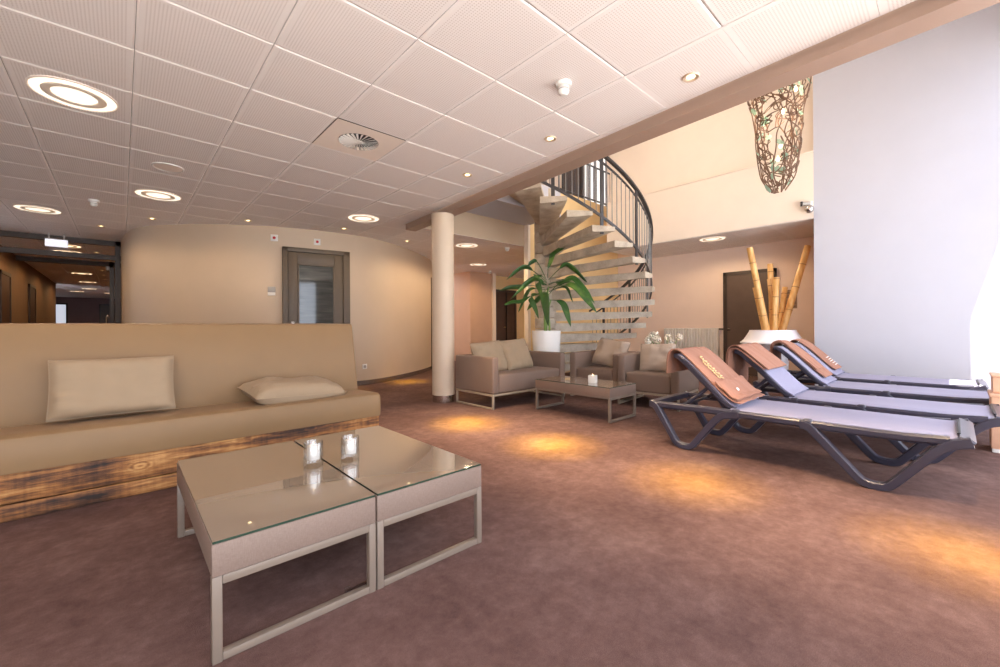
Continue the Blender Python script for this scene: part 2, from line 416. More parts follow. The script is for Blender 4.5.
bm = bm_(); strip(bm, [p for p in CW if p.x < 1.9], .014, 0, .085, -.01); struct('baseboard_curved_left', bm, 'skirting')

# door in the curved wall: built in its own frame, x along the wall, y out of it
pa, _, _ = wall_at(1.94); pb, _, _ = wall_at(2.97)
dd = (pb-pa).normalized(); dn = Vector((dd.y, -dd.x, 0)); W = (pb-pa).length
dr = bpy.data.objects.new('door_1', None); C.objects.link(dr); dr.location = pa; dr.rotation_euler = (0, 0, atan2(dd.y, dd.x)); dr['kind'] = 'structure'
dr['label'] = 'taupe framed glass door set in the curved beige wall'
F = .025
bm = bm_()
box(bm, 0, .075, -.10, .06, 0, 2.36, .004); box(bm, W-.11, W, -.10, .06, 0, 2.36, .004); box(bm, 0, W, -.10, .06, 2.29, 2.36, .004)
obj('door_frame', bm, 'taupe_frame', dr)
bm = bm_()
box(bm, .08, .22, -.078, .0, 0.01, 2.285, .004); box(bm, W-.25, W-.115, -.078, .0, .01, 2.285, .004)
box(bm, .22, W-.25, -.078, .0, 2.10, 2.285, .004); box(bm, .22, W-.25, -.078, .0, .01, .28, .004)
dl = obj('door_leaf', bm, 'taupe_frame', dr)
bm = bm_()
for a in ((.22, .245, .28, 2.10), (W-.275, W-.25, .28, 2.10), (.22, W-.25, 2.075, 2.10), (.22, W-.25, .28, .305)): box(bm, a[0], a[1], -.088, -.04, a[2], a[3], .003)
obj('glazing_bead', bm, 'taupe_frame', dl)
bm = bm_(); box(bm, .24, W-.27, -.066, -.05, .3, 2.08); obj('pane', bm, 'door_glass', dl)
bm = bm_(); box(bm, .125, .17, -.088, -.078, .93, 1.15, .003); tube(bm, [(.147, -.085, 1.06), (.147, -.135, 1.06), (.25, -.14, 1.06)], .009); obj('handle', bm, 'chrome', dl)

# partition to the corridor (glass, dark frame)
PY = 10.68
t = bpy.data.objects.new('window_1', None); C.objects.link(t); t.location = (-1.5, PY, 0); t['kind'] = 'structure'; t['label'] = 'dark framed glass partition across the corridor mouth'
bm = bm_()
box(bm, -3.5, .02, PY-.05, PY+.05, 2.60, ZC); box(bm, -3.5, .02, PY-.04, PY+.04, 2.33, 2.42)
for x in (-.045, -2.0, -3.4): box(bm, x-.04, x+.04, PY-.05, PY+.05, 0, ZC)
obj('frame', bm, 'dark_frame', t, True)
bm = bm_(); box(bm, -3.36, -2.04, PY-.004, PY+.004, .02, 2.60); box(bm, -1.96, -.085, PY-.004, PY+.004, 2.42, 2.60); obj('pane', bm, 'pane', t, True)
# open dark door leaves of that partition
def leaf_door(name, x, y0, y1, label, hy):
    d = bpy.data.objects.new(name, None); C.objects.link(d); d.location = (x, y0, 0); d['kind'] = 'structure'; d['label'] = label
    bm = bm_()
    box(bm, x-.03, x+.03, y0, y0+.1, .01, 2.31); box(bm, x-.03, x+.03, y1-.1, y1, .01, 2.31)
    box(bm, x-.03, x+.03, y0, y1, 2.2, 2.31); box(bm, x-.03, x+.03, y0, y1, .01, .2)
    obj('leaf_frame', bm, 'dark_frame', d, True)
    bm = bm_(); box(bm, x-.006, x+.006, y0+.1, y1-.1, .2, 2.2); obj('pane', bm, 'pane', d, True)
    for s in (-1, 1):
        bm = bm_(); tube(bm, crom([(x+s*.03, hy, 1.28), (x+s*.085, hy, 1.27), (x+s*.085, hy, .82), (x+s*.03, hy, .81)], 5), .014); obj('handle', bm, 'chrome', d, True)
    bm = bm_(); box(bm, x-.08, x-.03, y0+.12, y0+.5, 2.16, 2.24, .01); obj('door_closer', bm, 'grey_plastic', d, True)
leaf_door('door_2', -.13, PY+.08, PY+1.0, 'dark door leaf standing open at the corridor mouth', PY+.85)
# corridor
sbox('wall_corridor_left', 'corridor_wall', -1.9, -1.72, PY+.05, 21.6, 0, ZC)
sbox('wall_corridor_right', 'corridor_wall', 0.06, .22, PY+.05, 30.6, 0, ZC)
sbox('wall_corridor_end', 'mauve_wall', -3.5, .4, 30.4, 30.6, 0, ZC)
sbox('wall_corridor_bend', 'corridor_wall', -3.6, -3.45, 21.6, 30.6, 0, ZC)
sbox('wall_left', 'beige_wall', -3.65, -3.5, -.95, 10.7, 0, ZC)
sbox('trim_corridor', 'dark_frame', -1.72, .06, 14.0, 14.12, 2.58, ZC)
def slab_door(name, mat, x0, x1, y0, y1, zt, label, frame='dark_frame', ax='x'):
    d = bpy.data.objects.new(name, None); C.objects.link(d); d.location = ((x0+x1)/2, (y0+y1)/2, 0); d['kind'] = 'structure'; d['label'] = label
    bm = bm_(); f = .07
    if ax == 'y':
        box(bm, x0, x1, y0, y0+f, 0, zt+f); box(bm, x0, x1, y1-f, y1, 0, zt+f); box(bm, x0, x1, y0, y1, zt, zt+f)
    else:
        box(bm, x0, x0+f, y0, y1, 0, zt+f); box(bm, x1-f, x1, y0, y1, 0, zt+f); box(bm, x0, x1, y0, y1, zt, zt+f)
    obj('door_frame', bm, frame, d, True)
    bm = bm_()
    if ax == 'y': m = (x1-x0)*.25; box(bm, x0+m, x1-m, y0+f, y1-f, .01, zt)
    else: m = (y1-y0)*.25; box(bm, x0+f, x1-f, y0+m, y1-m, .01, zt)
    obj('door_leaf', bm, mat, d, True); return d
slab_door('door_3', 'bright', -2.9, -2.0, 30.33, 30.41, 2.3, 'daylit glass door in a black frame at the end of the corridor')
slab_door('door_4', 'dark_door', -.86, -.02, 30.33, 30.41, 2.3, 'dark door on the right at the end of the corridor')
slab_door('door_5', 'dark_door', -1.74, -1.68, 15.6, 16.6, 2.12, 'dark door in the left wall of the corridor', ax='y')
slab_door('door_6', 'dark_door', -1.74, -1.68, 12.2, 13.2, 2.12, 'near dark door in the left wall of the corridor', ax='y')
# hall beyond the column
sbox('wall_hall', 'pink_wall', 7.6, 8.47, 9.62, 11.4, 0, ZC)
sbox('wall_hall_right', 'lamp_tint_wall', 10.3, 10.45, 5.9, 10.1, 0, 2.9)
sbox('trim_hall', 'cream_wall', 8.44, 8.56, 9.56, 9.64, 0, ZC)
sbox('wall_hall_end', 'lamp_tint_wall', 8.4, 10.6, 9.95, 10.1, 0, ZC)
sbox('wall_hall_far', 'pink_wall', .25, 8.4, 11.4, 11.5, 0, ZC)
dq = slab_door('door_7', 'dark_door', 8.6, 9.75, 9.86, 9.97, 2.17, 'dark brown double door at the end of the hall behind the plant', 'dark_frame')
bm = bm_(); box(bm, 9.28, 9.30, 9.85, 9.875, .02, 2.17); obj('door_seam', bm, 'black', dq, True)
bm = bm_(); tube(bm, [(9.2, 9.87, 1.03), (9.2, 9.81, 1.03), (9.1, 9.80, 1.03)], .012); obj('handle', bm, 'chrome', dq, True)
slab_door('door_8', 'dark_door', 5.62, 6.1, 8.72, 8.80, 2.2, 'dark framed door just past the end of the curved wall')
# stair wall, niche, header
sbox('wall_stair', 'lamp_tint_wall', 6.17, 9.6, 5.9, 6.02, 0, 4.05)
sbox('trim_stair', 'cream_wall', 6.13, 6.2, 5.86, 5.97, 0, 3.12)
sbox('wall_niche', 'niche_wall', 9.55, 9.7, 1.3, 5.9, 0, 4.0)
sbox('wall_niche_side', 'pink_wall', 7.93, 9.6, 1.40, 1.462, 0, ZC)
bm = bm_(); box(bm, 7.9, 9.7, 1.46, 5.15, ZC+.012, 3.73); struct('wall_header', bm, 'cream_wall')
sbox('trim_ledge', 'cream_wall', 7.885, 8.05, 1.46, 5.15, 3.715, 3.735)
sbox('wall_recess', 'cream_wall', 8.04, 9.7, 1.46, 5.15, 3.73, 6.0)
sbox('wall_right', 'white_wall', 7.9, 8.05, -.95, 1.46, 0, 6.0)
sbox('ceiling_void', 'cream_wall', 2.9, 10.6, -.95, 7.0, 6.0, 6.1)
sbox('wall_upper_back', 'cream_wall', 3.2, 10.6, 6.62, 6.75, 2.9, 6.0)
sbox('wall_upper_end', 'cream_wall', 10.3, 10.45, 5.0, 6.7, 2.9, 6.0)
# the window side of the room, to the right of the photograph
WY0, WY1 = -.95, -.80
def wallbit(*a): box(bm, *a)
bm = bm_()
box(bm, -3.65, 8.05, WY0, WY1, 4.35, 6.0); box(bm, -3.65, beam_x(-.8), WY0, WY1, 2.6, 4.35); box(bm, 3.0, 6.05, WY0, WY1, 2.85, 4.35)
for x0, x1 in ((-3.65, -3.3), (2.15, 3.0), (5.85, 6.05), (7.10, 7.41)): box(bm, x0, x1, WY0, WY1, 0, 4.35)
struct('wall_window_side', bm, 'white_wall')
bm = bm_(); addv(bm, [(-14, -20, -.02), (22, -20, -.02), (22, WY0, -.02), (-14, WY0, -.02)], [(0, 1, 2, 3)]); struct('ground_outside', bm, 'outside')
# upper floor: door, window and balustrade beyond the stair
d = slab_door('door_9', 'dark_door', 8.16, 8.95, 6.55, 6.63, 5.75, 'brown door on the upper floor seen past the stair railing', 'dark_frame')
w = bpy.data.objects.new('window_2', None); C.objects.link(w); w.location = (9.5, 6.6, 4.1); w['kind'] = 'structure'; w['label'] = 'pale upper floor window with white blinds beside the brown door'
bm = bm_()
for x in (8.98, 9.2, 9.5, 9.8, 10.05): box(bm, x-.03, x+.03, 6.56, 6.63, 4.15, 5.9)
obj('frame', bm, 'rail_light', w, True)
bm = bm_()
for k in range(26):
    x = 8.98+k*.042; box(bm, x, x+.03, 6.575, 6.60, 4.18, 5.9)
obj('blind', bm, 'glowing_blind', w, True)
t = thing('balustrade', 'thin grey balustrade along the upper floor edge behind the stair', 'railing', (8.0, 5.96, 4.05))
for z in (4.13, 4.95):
    bm = bm_(); tube(bm, [(6.3, 5.96, z), (9.5, 5.96, z)], .02, 6); obj('rail', bm, 'rail', t, True)
for k in range(22):
    bm = bm_(); tube(bm, [(6.35+k*.148, 5.96, 4.05 if k % 7 == 0 else 4.13), (6.35+k*.148, 5.96, 4.95)], .018 if k % 7 == 0 else .008, 6); obj('baluster', bm, 'rail', t, True)
# niche door, radiator, notice
dn_ = slab_door('door_10', 'grey_door', 9.46, 9.56, 2.36, 3.32, 2.09, 'dark taupe door in the niche behind the bamboo vase', 'dark_frame', ax='y')

# ------------------------------------------------------------------ lamps and other ceiling fixtures
def lamp_light(kind, loc, energy, col, **k):
    l = bpy.data.lights.new('lamp_glow', kind); l.energy = energy; l.color = col
    for a, v in k.items(): setattr(l, a, v)
    o = bpy.data.objects.new('lamp_glow', l); C.objects.link(o); o.location = loc; return o
def ring_lamp(x, y, label, glow='ring', group='round ring lights in the tiled ceilings', watts=26):
    t = thing('ring_light', label, 'ceiling light', (x, y, ZC), group=group); z = -.004
    bm = bm_(); lathe(bm, [(.225, .01), (.232, -.006), (.222, -.010), (.216, -.002), (.216, .01)], seg=40); obj('outer_rim', bm, 'vent_paint', t)
    bm = bm_(); lathe(bm, [(.164, z), (.217, z)], seg=40); obj('outer_diffuser', bm, glow, t)
    bm = bm_(); lathe(bm, [(.118, .006), (.119, -.010), (.128, -.013), (.156, -.013), (.166, -.010), (.166, .006)], seg=40); obj('middle_ring', bm, 'ring_trim', t)
    bm = bm_(); lathe(bm, [(0, -.002), (.119, -.002)], seg=40); obj('inner_diffuser', bm, glow, t)
    o = lamp_light('SPOT', (0, 0, -.03), watts, (1, .72, .44) if glow == 'ring' else (1, .60, .28), spot_size=radians(172), spot_blend=.35, shadow_soft_size=.10); o.parent = t; o.name = 'ring_glow'
    return t
ring_lamp(-.235, 4.163, 'large glowing ring light nearest the camera at the upper left')
ring_lamp(.345, 6.60, 'glowing ring light above the left end of the curved wall, past the flat speaker')
ring_lamp(-.835, 8.45, 'leftmost glowing ring light, in front of the corridor glass')
ring_lamp(2.70, 5.99, 'glowing ring light in front of the curved wall door', watts=14)
ring_lamp(5.15, 6.62, 'glowing ring light just right of the column in the hall ceiling', watts=70)
ring_lamp(6.95, 8.45, 'farther glowing ring light in the hall ceiling beyond the column', watts=70)
ring_lamp(8.30, 3.10, 'glowing ring light in the niche ceiling above the radiator', watts=42)
for k, (x, y) in enumerate([(-.80, 11.75), (-.83, 12.65), (-.85, 14.5), (-.85, 17.3), (-.85, 20.3), (-.95, 23.6), (-.35, 26.0), (-1.4, 25.5)]):
    ring_lamp(x, y, ['corridor ring light partly hidden by the lit exit sign', 'corridor ring light just below the exit sign', 'third corridor ring light from the glass', 'fourth corridor ring light from the glass', 'fifth corridor ring light from the glass', 'small ring light deep in the corridor, sixth from the glass', 'farthest ring light on the right of the corridor', 'farthest ring light on the left of the corridor'][k], 'ring_dim', 'ring lights along the corridor ceiling', 26)
def downlight(x, y, label, energy=60, glow='bulb', group='small halogen downlights', light=True, broad=False):
    t = thing('downlight', label, 'ceiling light', (x, y, ZC), group=group)
    bm = bm_(); lathe(bm, [(.030, .012), (.036, -.004), (.050, -.009), (.054, -.004), (.054, .004)], seg=24); obj('trim_ring', bm, 'lamp_metal', t)
    bm = bm_(); lathe(bm, [(0, -.004), (.02, -.003), (.033, .004)], seg=16); obj('bulb', bm, glow, t)
    if light:
        o = lamp_light('SPOT', (0, 0, -.02), energy*(.44 if broad else .06), (1, .74, .46), spot_size=radians(58), spot_blend=1.0, shadow_soft_size=.03); o.parent = t; o.name = 'spot_lamp'
        o = lamp_light('SPOT', (0, 0, -.02), energy*.9, (1, .66, .03), spot_size=radians(23), spot_blend=1.0, shadow_soft_size=.03); o.parent = t; o.name = 'spot_lamp'
        o = lamp_light('SPOT', (0, 0, -.02), energy*.9, (1, .66, .03), spot_size=radians(11), spot_blend=1.0, shadow_soft_size=.03); o.parent = t; o.name = 'spot_lamp'
    return t
E1 = 620
downlight(2.795, 1.172, 'nearest halogen downlight, in the cut tile beside the taupe beam', E1*.75, broad=True)
downlight(2.787, 2.383, 'halogen downlight beside the smoke detector along the beam', E1, broad=True)
downlight(2.775, 3.55, 'third halogen downlight along the beam from the right', E1, broad=True)
downlight(2.737, 6.825, 'halogen downlight just in front of the door in the curved wall', E1*.25)
downlight(4.03, 7.03, 'halogen downlight at the right end of the curved wall', E1*.55)
downlight(8.95, 9.35, 'small downlight over the dark double door behind the plant leaves', E1*.8)
downlight(1.437, 7.271, 'halogen downlight above the left part of the curved wall', E1*.3)
downlight(.346, 8.067, 'halogen downlight at the rounded left end of the curved wall', E1*.3)
downlight(-.232, 9.178, 'halogen downlight just in front of the corridor glass', E1*.3)
downlight(2.80, -.06, 'halogen downlight above the foot of the nearest lounger, out of the frame at the top', E1*.7, broad=True)
for k, y in enumerate((11.2, 12.4, 14.97, 16.1, 17.4, 18.8, 20.0, 21.3)):
    downlight(-.385, y, ['first', 'second', 'third', 'fourth', 'fifth', 'sixth', 'seventh', 'last'][k]+' downlight of the row along the corridor ceiling', E1*.12, 'bulb_dim', 'downlights along the corridor ceiling', light=k % 2 == 0)
# detectors
def detector(x, y, label, r=.05):
    t = thing('smoke_detector', label, 'smoke detector', (x, y, ZC), group='white smoke detectors')
    bm = bm_(); lathe(bm, [(0, 0), (r*1.05, 0), (r*1.05, -.014), (r*.98, -.026), (r*.6, -.03), (0, -.03)], seg=28); obj('base', bm, 'white_plastic', t)
    bm = bm_(); lathe(bm, [(r*.66, -.028), (r*.76, -.05), (r*.72, -.066), (r*.42, -.084), (0, -.088)], seg=28); obj('sensor_head', bm, 'white_plastic', t)
    bm = bm_(); lathe(bm, [(r*.765, -.044), (r*.79, -.047), (r*.775, -.052)], seg=28); obj('sensor_band', bm, 'grey_plastic', t)
    return t
detector(2.221, 1.78, 'white smoke detector on the near ceiling tiles beside a downlight')
detector(-.25, 7.39, 'white smoke detector at the far left of the ceiling')
detector(5.92, 6.25, 'white smoke detector under the beige fascia behind the column')
detector(8.0, 9.2, 'tiny far white smoke detector over the rose hall wall', .055)
# flat speaker and air diffuser
t = thing('ceiling_speaker', 'flat round white speaker cover in the left ceiling', 'speaker', (.36, 5.40, ZC))
bm = bm_(); lathe(bm, [(.13, .004), (.132, -.006), (.124, -.010), (.118, -.006)], seg=36); obj('rim', bm, 'white_plastic', t)
bm = bm_(); lathe(bm, [(.119, -.006), (0, -.007)], seg=36); obj('grille', bm, 'vent_paint', t)
t = thing('air_diffuser', 'square ceiling air vent with a round swirl of blades', 'vent', (1.565, 3.563, ZC))
bm = bm_(); lathe(bm, [(.17, .0), (.17, .03)], seg=40)
pl = [(-.2995, -.2995), (.2995, -.2995), (.2995, .2995), (-.2995, .2995)]
ring = [(.17*cos(2*pi*k/40+pi*1.25), .17*sin(2*pi*k/40+pi*1.25)) for k in range(40)]
vv = [bm.verts.new((x, y, -.001)) for x, y in ring]; oo = [bm.verts.new((x, y, -.001)) for x, y in pl]
for s in range(4):
    for k in range(10): bm.faces.new((vv[(s*10+k) % 40], vv[(s*10+k+1) % 40], oo[s] if k < 5 else oo[(s+1) % 4]))
    bm.faces.new((vv[(s*10+5) % 40], oo[(s+1) % 4], oo[s]))
obj('plate', bm, 'vent_paint', t)
bm = bm_(); lathe(bm, [(0, .028), (.17, .028)], seg=32); obj('dark_throat', bm, 'black', t)
bm = bm_()
for k in range(24):
    m = Matrix.Rotation(2*pi*k/24, 4, 'Z')
    addv(bm, [m @ Vector(p) for p in ((.03, -.003, -.004), (.165, -.004, -.004), (.165, .016, .002), (.03, .003, .001), (.03, -.003, -.006), (.165, -.004, -.006), (.165, .016, .000), (.03, .003, -.001))], [(0, 1, 2, 3), (4, 7, 6, 5), (0, 4, 5, 1), (1, 5, 6, 2), (2, 6, 7, 3), (3, 7, 4, 0)])
lathe(bm, [(0, -.008), (.03, -.006), (.034, .004)], seg=20)
obj('swirl_blade', bm, 'white_plastic', t)
# exit sign
t = thing('exit_sign', 'white lit exit sign hanging before the corridor glass', 'sign', (-.815, 10.40, ZC))
bm = bm_(); box(bm, -.135, .135, -.03, .03, -.225, -.105, .006); obj('lit_panel', bm, 'sign', t)
bm = bm_(); box(bm, -.135, .135, -.02, .02, -.105, -.09, .004); box(bm, -.1, -.08, -.008, .008, -.095, 0); box(bm, .08, .1, -.008, .008, -.095, 0); obj('bracket', bm, 'grey_plastic', t)
# alarm points, switch and socket on the curved wall
def ondevice(name, label, cat, x, z, group=None):
    p, d, n = wall_at(x); return thing(name, label, cat, (p.x+n.x*.001, p.y+n.y*.001, z), (0, 0, atan2(d.y, d.x)), group)
for x, z, lab in ((1.84, 2.50, 'white alarm point with a red dot, left of the door top'), (2.45, 2.49, 'white alarm point with a red dot, above the taupe door')):
    t = ondevice('alarm_point', lab, 'alarm point', x, z, 'white alarm points above the door')
    bm = bm_(); box(bm, -.052, .052, -.02, 0, -.052, .052, .006); obj('housing', bm, 'white_plastic', t)
    bm = bm_(); lathe(bm, [(0, .026), (.022, .024), (.024, .018)], seg=20, mat=Matrix.Rotation(pi/2, 4, 'X')); obj('red_lens', bm, 'red', t)
t = ondevice('light_switch', 'grey and white switch plate beside the taupe door', 'switch', 1.80, 1.62)
bm = bm_(); box(bm, -.055, .055, -.012, 0, .0, .09, .004); obj('upper_plate', bm, 'grey_plastic', t)
bm = bm_(); box(bm, -.055, .055, -.014, 0, -.055, -.002, .004); obj('lower_plate', bm, 'white_plastic', t)
t = ondevice('wall_socket', 'white wall socket low on the curved wall beside the bench back', 'socket', 3.25, .335)
bm = bm_(); box(bm, -.045, .045, -.014, 0, -.045, .045, .006); obj('plate', bm, 'white_plastic', t)
bm = bm_(); lathe(bm, [(0, .0145), (.022, .0145), (.024, .017), (.028, .0145)], seg=20, mat=Matrix.Rotation(pi/2, 4, 'X')); obj('outlet', bm, 'grey_plastic', t)

# ------------------------------------------------------------------ bench with rough wood base
t = thing('upholstered_bench', 'long beige upholstered bench on a scorched rough wood base', 'bench', (0, 3.9, 0))
BX0, BX1 = -2.7, 1.69
bm = bm_()
P = [(3.418, .262), (3.412, .30), (3.412, .415), (3.425, .447), (3.46, .460), (3.55, .458), (4.10, .432), (4.10, .262)]
ribs = [(y, z) for y, z in P]
def extrude_yz(bm, poly, x0, x1, bev=.02):
    t_ = bm_(); n = len(poly)
    addv(t_, [(x0, y, z) for y, z in poly]+[(x1, y, z) for y, z in poly], [tuple(range(n)), tuple(reversed(range(n, 2*n)))]+[(i, n+i, n+(i+1) % n, (i+1) % n) for i in range(n)])
    bmesh.ops.recalc_face_normals(t_, faces=t_.faces[:])
    if bev:
        es = [e for e in t_.edges if len(e.link_faces) == 2 and any(len(f.verts) > 4 for f in e.link_faces)]
        bmesh.ops.bevel(t_, geom=es, offset=bev, segments=3, profile=.5, affect='EDGES')
    merge(bm, t_, sm=True)
extrude_yz(bm, P, BX0, BX1, .018); o = obj('seat', bm, 'sofa', t, True)
bm = bm_()
extrude_yz(bm, [(3.893, .433), (4.018, 1.045), (4.032, 1.070), (4.055, 1.078), (4.20, 1.078), (4.225, 1.06), (4.225, .10), (3.99, .10)], BX0, BX1, .012); obj('backrest', bm, 'sofa', t, True)
for z0, z1, y in ((.100, .262, 3.432), (.004, .092, 3.436)):
    bm = bm_(); box(bm, BX0, BX1-.012, y, y+.035, z0, z1, .004); obj('base_board', bm, 'wood', t, True)
bm = bm_(); box(bm, BX1-.045, BX1-.013, 3.47, 4.2, .004, .262, .004); obj('end_board', bm, 'wood', t, True)
bm = bm_(); box(bm, BX0, BX1-.05, 3.474, 4.18, .01, .25); obj('plinth', bm, 'dark_frame', t, True)

def cushion(w, h, th, seed=0, pinch=.028, n=24, wr=.02):
    bm = bm_(); rows = {}
    for s in (1, -1):
        for i in range(n+1):
            for j in range(n+1):
                u, v = 2*i/n-1, 2*j/n-1
                if s == -1 and (i in (0, n) or j in (0, n)): rows[s, i, j] = rows[1, i, j]; continue
                x = u*w/2*(1-pinch*(1-v*v)*u*u); y = v*h/2*(1-pinch*(1-u*u)*v*v)
                prof = ((1-abs(u)**5)*(1-abs(v)**5))**.5
                z = s*th/2*prof
                q = Vector((x*9, y*9, s*3+seed*7.3)); k = 1-max(abs(u), abs(v))
                e = noise.noise(q*1.0)*wr*1.2 + noise.noise(Vector((x*34, y*6, seed)))*wr*(abs(v)**2)*.9*(1 if k > 0 else 0) + noise.noise(Vector((x*6, y*34, seed+3)))*wr*(abs(u)**2)
                z += e*s*min(1, 4*k)
                rows[s, i, j] = bm.verts.new((x, y, z))
    for s in (1, -1):
        for i in range(n):
            for j in range(n):
                q = [rows[s, i, j], rows[s, i+1, j], rows[s, i+1, j+1], rows[s, i, j+1]]
                f = bm.faces.new(q if s == 1 else q[::-1]); f.smooth = True
    ed = [rows[1, i, 0].co.copy() for i in range(n)]+[rows[1, n, j].co.copy() for j in range(n)]+[rows[1, n-i, n].co.copy() for i in range(n)]+[rows[1, 0, n-j].co.copy() for j in range(n)]
    sm = bm_(); tube(sm, ed, .0028, 6, closed=True)
    return bm, sm
def pillow(name, label, loc, rot, w, h, th, mat='cushion', seed=0, group=None, cat='cushion'):
    t = thing(name, label, cat, loc, rot, group); a, b = cushion(w, h, th, seed)
    c = obj('cover', a, mat, t); obj('seam', b, mat, c); return t
def face(yaw, lean, roll=0):       # a cushion standing up: its face looks along yaw, tilted back by lean
    return (Matrix.Rotation(yaw, 4, 'Z') @ Matrix.Rotation(pi/2-lean, 4, 'X') @ Matrix.Rotation(roll, 4, 'Z')).to_euler()
pillow('pillow', 'oblong cream pillow standing against the back of the beige bench', (-.03, 3.80, .655), face(0, .30), .625, .385, .16, seed=1, group='cream pillows on the bench')
pillow('pillow', 'cream pillow lying flat on the right end of the beige bench', (1.06, 3.70, .523), (radians(8), radians(3), radians(8)), .72, .40, .17, seed=2, group='cream pillows on the bench')

# ------------------------------------------------------------------ low tables
def table(name, label, loc, wx, ly, group):
    t = thing(name, label, 'coffee table', loc, (0, 0, 0), group)
    bm = bm_(); box(bm, 0, wx, 0, ly, .268, .370, .004); obj('apron', bm, 'weave', t)
    bm = bm_(); box(bm, .003, wx-.003, .003, ly-.003, .3705, .378)
    for f in bm.faces: f.material_index = 0 if f.calc_center_median().z > .3775 else 1
    obj('glass_top', bm, ['glass_top', 'glass_edge'], t)
    b = .028
    for y in (.0, ly-b):
        bm = bm_()
        box(bm, 0, b, y, y+b, 0, .268, .003); box(bm, wx-b, wx, y, y+b, 0, .268, .003)
        box(bm, b, wx-b, y, y+b, 0.002, b, .003); box(bm, b, wx-b, y, y+b, .268-b, .268, .003)
        obj('leg_frame', bm, 'pale_metal', t)
    bm = bm_(); box(bm, .006, .024, b, ly-b, .25, .267); box(bm, wx-.024, wx-.006, b, ly-b, .25, .267); obj('side_rail', bm, 'pale_metal', t)
    return t
ta = table('coffee_table', 'nearer left one of the two joined taupe tables, before the bench', (.201, 1.537, 0), .535, 1.08, 'low taupe tables with glass tops')
tb = dup(ta, (.742, 1.537, 0), label='right one of the two joined taupe tables before the bench')
tc = dup(ta, (3.845, 2.48, 0), label='low taupe table between the loveseat and the armchairs')

def candle(name, label, loc, group):
    t = thing(name, label, 'candle', loc, group=group)
    bm = bm_(); lathe(bm, [(0, 0), (.040, 0), (.043, .004), (.043, .116), (.0415, .118), (.040, .116), (.039, .034), (0, .032)], seg=32); obj('glass_cup', bm, 'cup_glass', t)
    bm = bm_(); lathe(bm, [(0, .035), (.028, .035), (.028, .096), (.025, .099), (0, .096)], seg=24); wx_ = obj('wax', bm, 'candle', t)
    bm = bm_(); tube(bm, [(0, 0, .096), (0, 0, .103)], .0014, 5); obj('wick', bm, 'black', wx_)
    bm = bm_(); lathe(bm, [(0, .100), (.003, .103), (.0034, .107), (.0014, .114), (0, .117)], seg=10); obj('flame', bm, 'flame', wx_)
    return t
ca = candle('candle_glass', 'lit white candle in a glass cup on the left low table', (.672, 2.06, .3785), 'lit candles in glass cups')
cb = dup(ca, (.838, 2.03, .3785), label='lit white candle in a glass cup on the right joined table')
t = thing('candle_glass', 'square white candle on the far low table by the armchairs', 'candle', (4.075, 2.86, .3785), (0, 0, .3))
bm = bm_(); box(bm, -.042, .042, -.042, .042, 0, .012, .003); 
for a in ((-.042, -.038, -.042, .042), (.038, .042, -.042, .042), (-.038, .038, -.042, -.038), (-.038, .038, .038, .042)): box(bm, a[0], a[1], a[2], a[3], .012, .085, .001)
obj('glass_cup', bm, 'white_plastic', t)
bm = bm_(); box(bm, -.036, .036, -.036, .036, .013, .072, .004); obj('wax', bm, 'candle', t)
bm = bm_(); lathe(bm, [(0, .076), (.006, .083), (.007, .088), (.003, .10), (0, .106)], seg=10); obj('flame', bm, 'flame', t)
t = thing('table_clip', 'small clear plastic clip at the foot of the joined tables', 'clip', (.70, 1.60, 0), (0, 0, .1))
bm = bm_(); box(bm, -.06, .05, -.02, .02, 0, .006, .002); box(bm, -.06, -.04, -.02, .02, .006, .022, .002); tag(t, t['label'], 'clip'); obj('clear_plate', bm, 'glass', t)

# ------------------------------------------------------------------ loveseat and armchairs (front edge on x, facing -y)
def seat_unit(name, label, cat, loc, rot, w, d, group=None):
    t = thing(name, label, cat, loc, rot, group); a = .105; b = .026
    for s in (0, 1):
        x0 = 0 if s == 0 else w-a
        bm = bm_(); box(bm, x0, x0+a, 0, d, .19, .655, .022, 3); obj('armrest', bm, 'seat_fabric', t)
    bm = bm_(); box(bm, a+.002, w-a-.002, d-.14, d, .19, .655, .022, 3); obj('backrest', bm, 'seat_fabric', t)
    bm = bm_(); box(bm, a+.004, w-a-.004, .015, d-.145, .19, .43, .028, 3); obj('seat_cushion', bm, 'seat_fabric', t)
    bm = bm_()
    for x in (0.004, w-b-.004):
        bm = bm_()
        box(bm, x, x+b, .004, .004+b, 0, .188, .003); box(bm, x, x+b, d-b-.01, d-.01, 0, .188, .003)
        box(bm, x, x+b, .03, d-b-.01, 0.002, b*.8, .003); box(bm, x, x+b, .03, d-b-.01, .163, .188, .003)
        obj('leg_frame', bm, 'taupe_metal', t)
    for y in (.004, d-.036):
        bm = bm_(); box(bm, .03, w-.03, y, y+.026, .163, .188, .003); obj('base_rail', bm, 'taupe_metal', t)
    return t
lv = seat_unit('loveseat', 'taupe two-seat sofa beside the round column', 'sofa', (3.41, 3.875, 0), (0, 0, 0), 1.43, .79)
ch = seat_unit('armchair', 'taupe armchair beside the stair, left one of the pair', 'armchair', (4.935, 3.875, 0), (0, 0, radians(-85.5)), .80, .79, 'taupe armchairs')
c2 = dup(ch, (4.875, 3.035, 0), (0, 0, radians(-84)), 'taupe armchair on the right, behind the first sun lounger')
pillow('pillow', 'left cream pillow on the loveseat, half behind its arm', (3.77, 4.34, .615), face(.05, .38, .06), .58, .46, .17, seed=3, group='cream pillows on the loveseat')
pillow('pillow', 'right cream pillow on the loveseat, its corner pointing up', (4.27, 4.33, .635), face(.10, .38, .05), .58, .46, .17, seed=4, group='cream pillows on the loveseat')
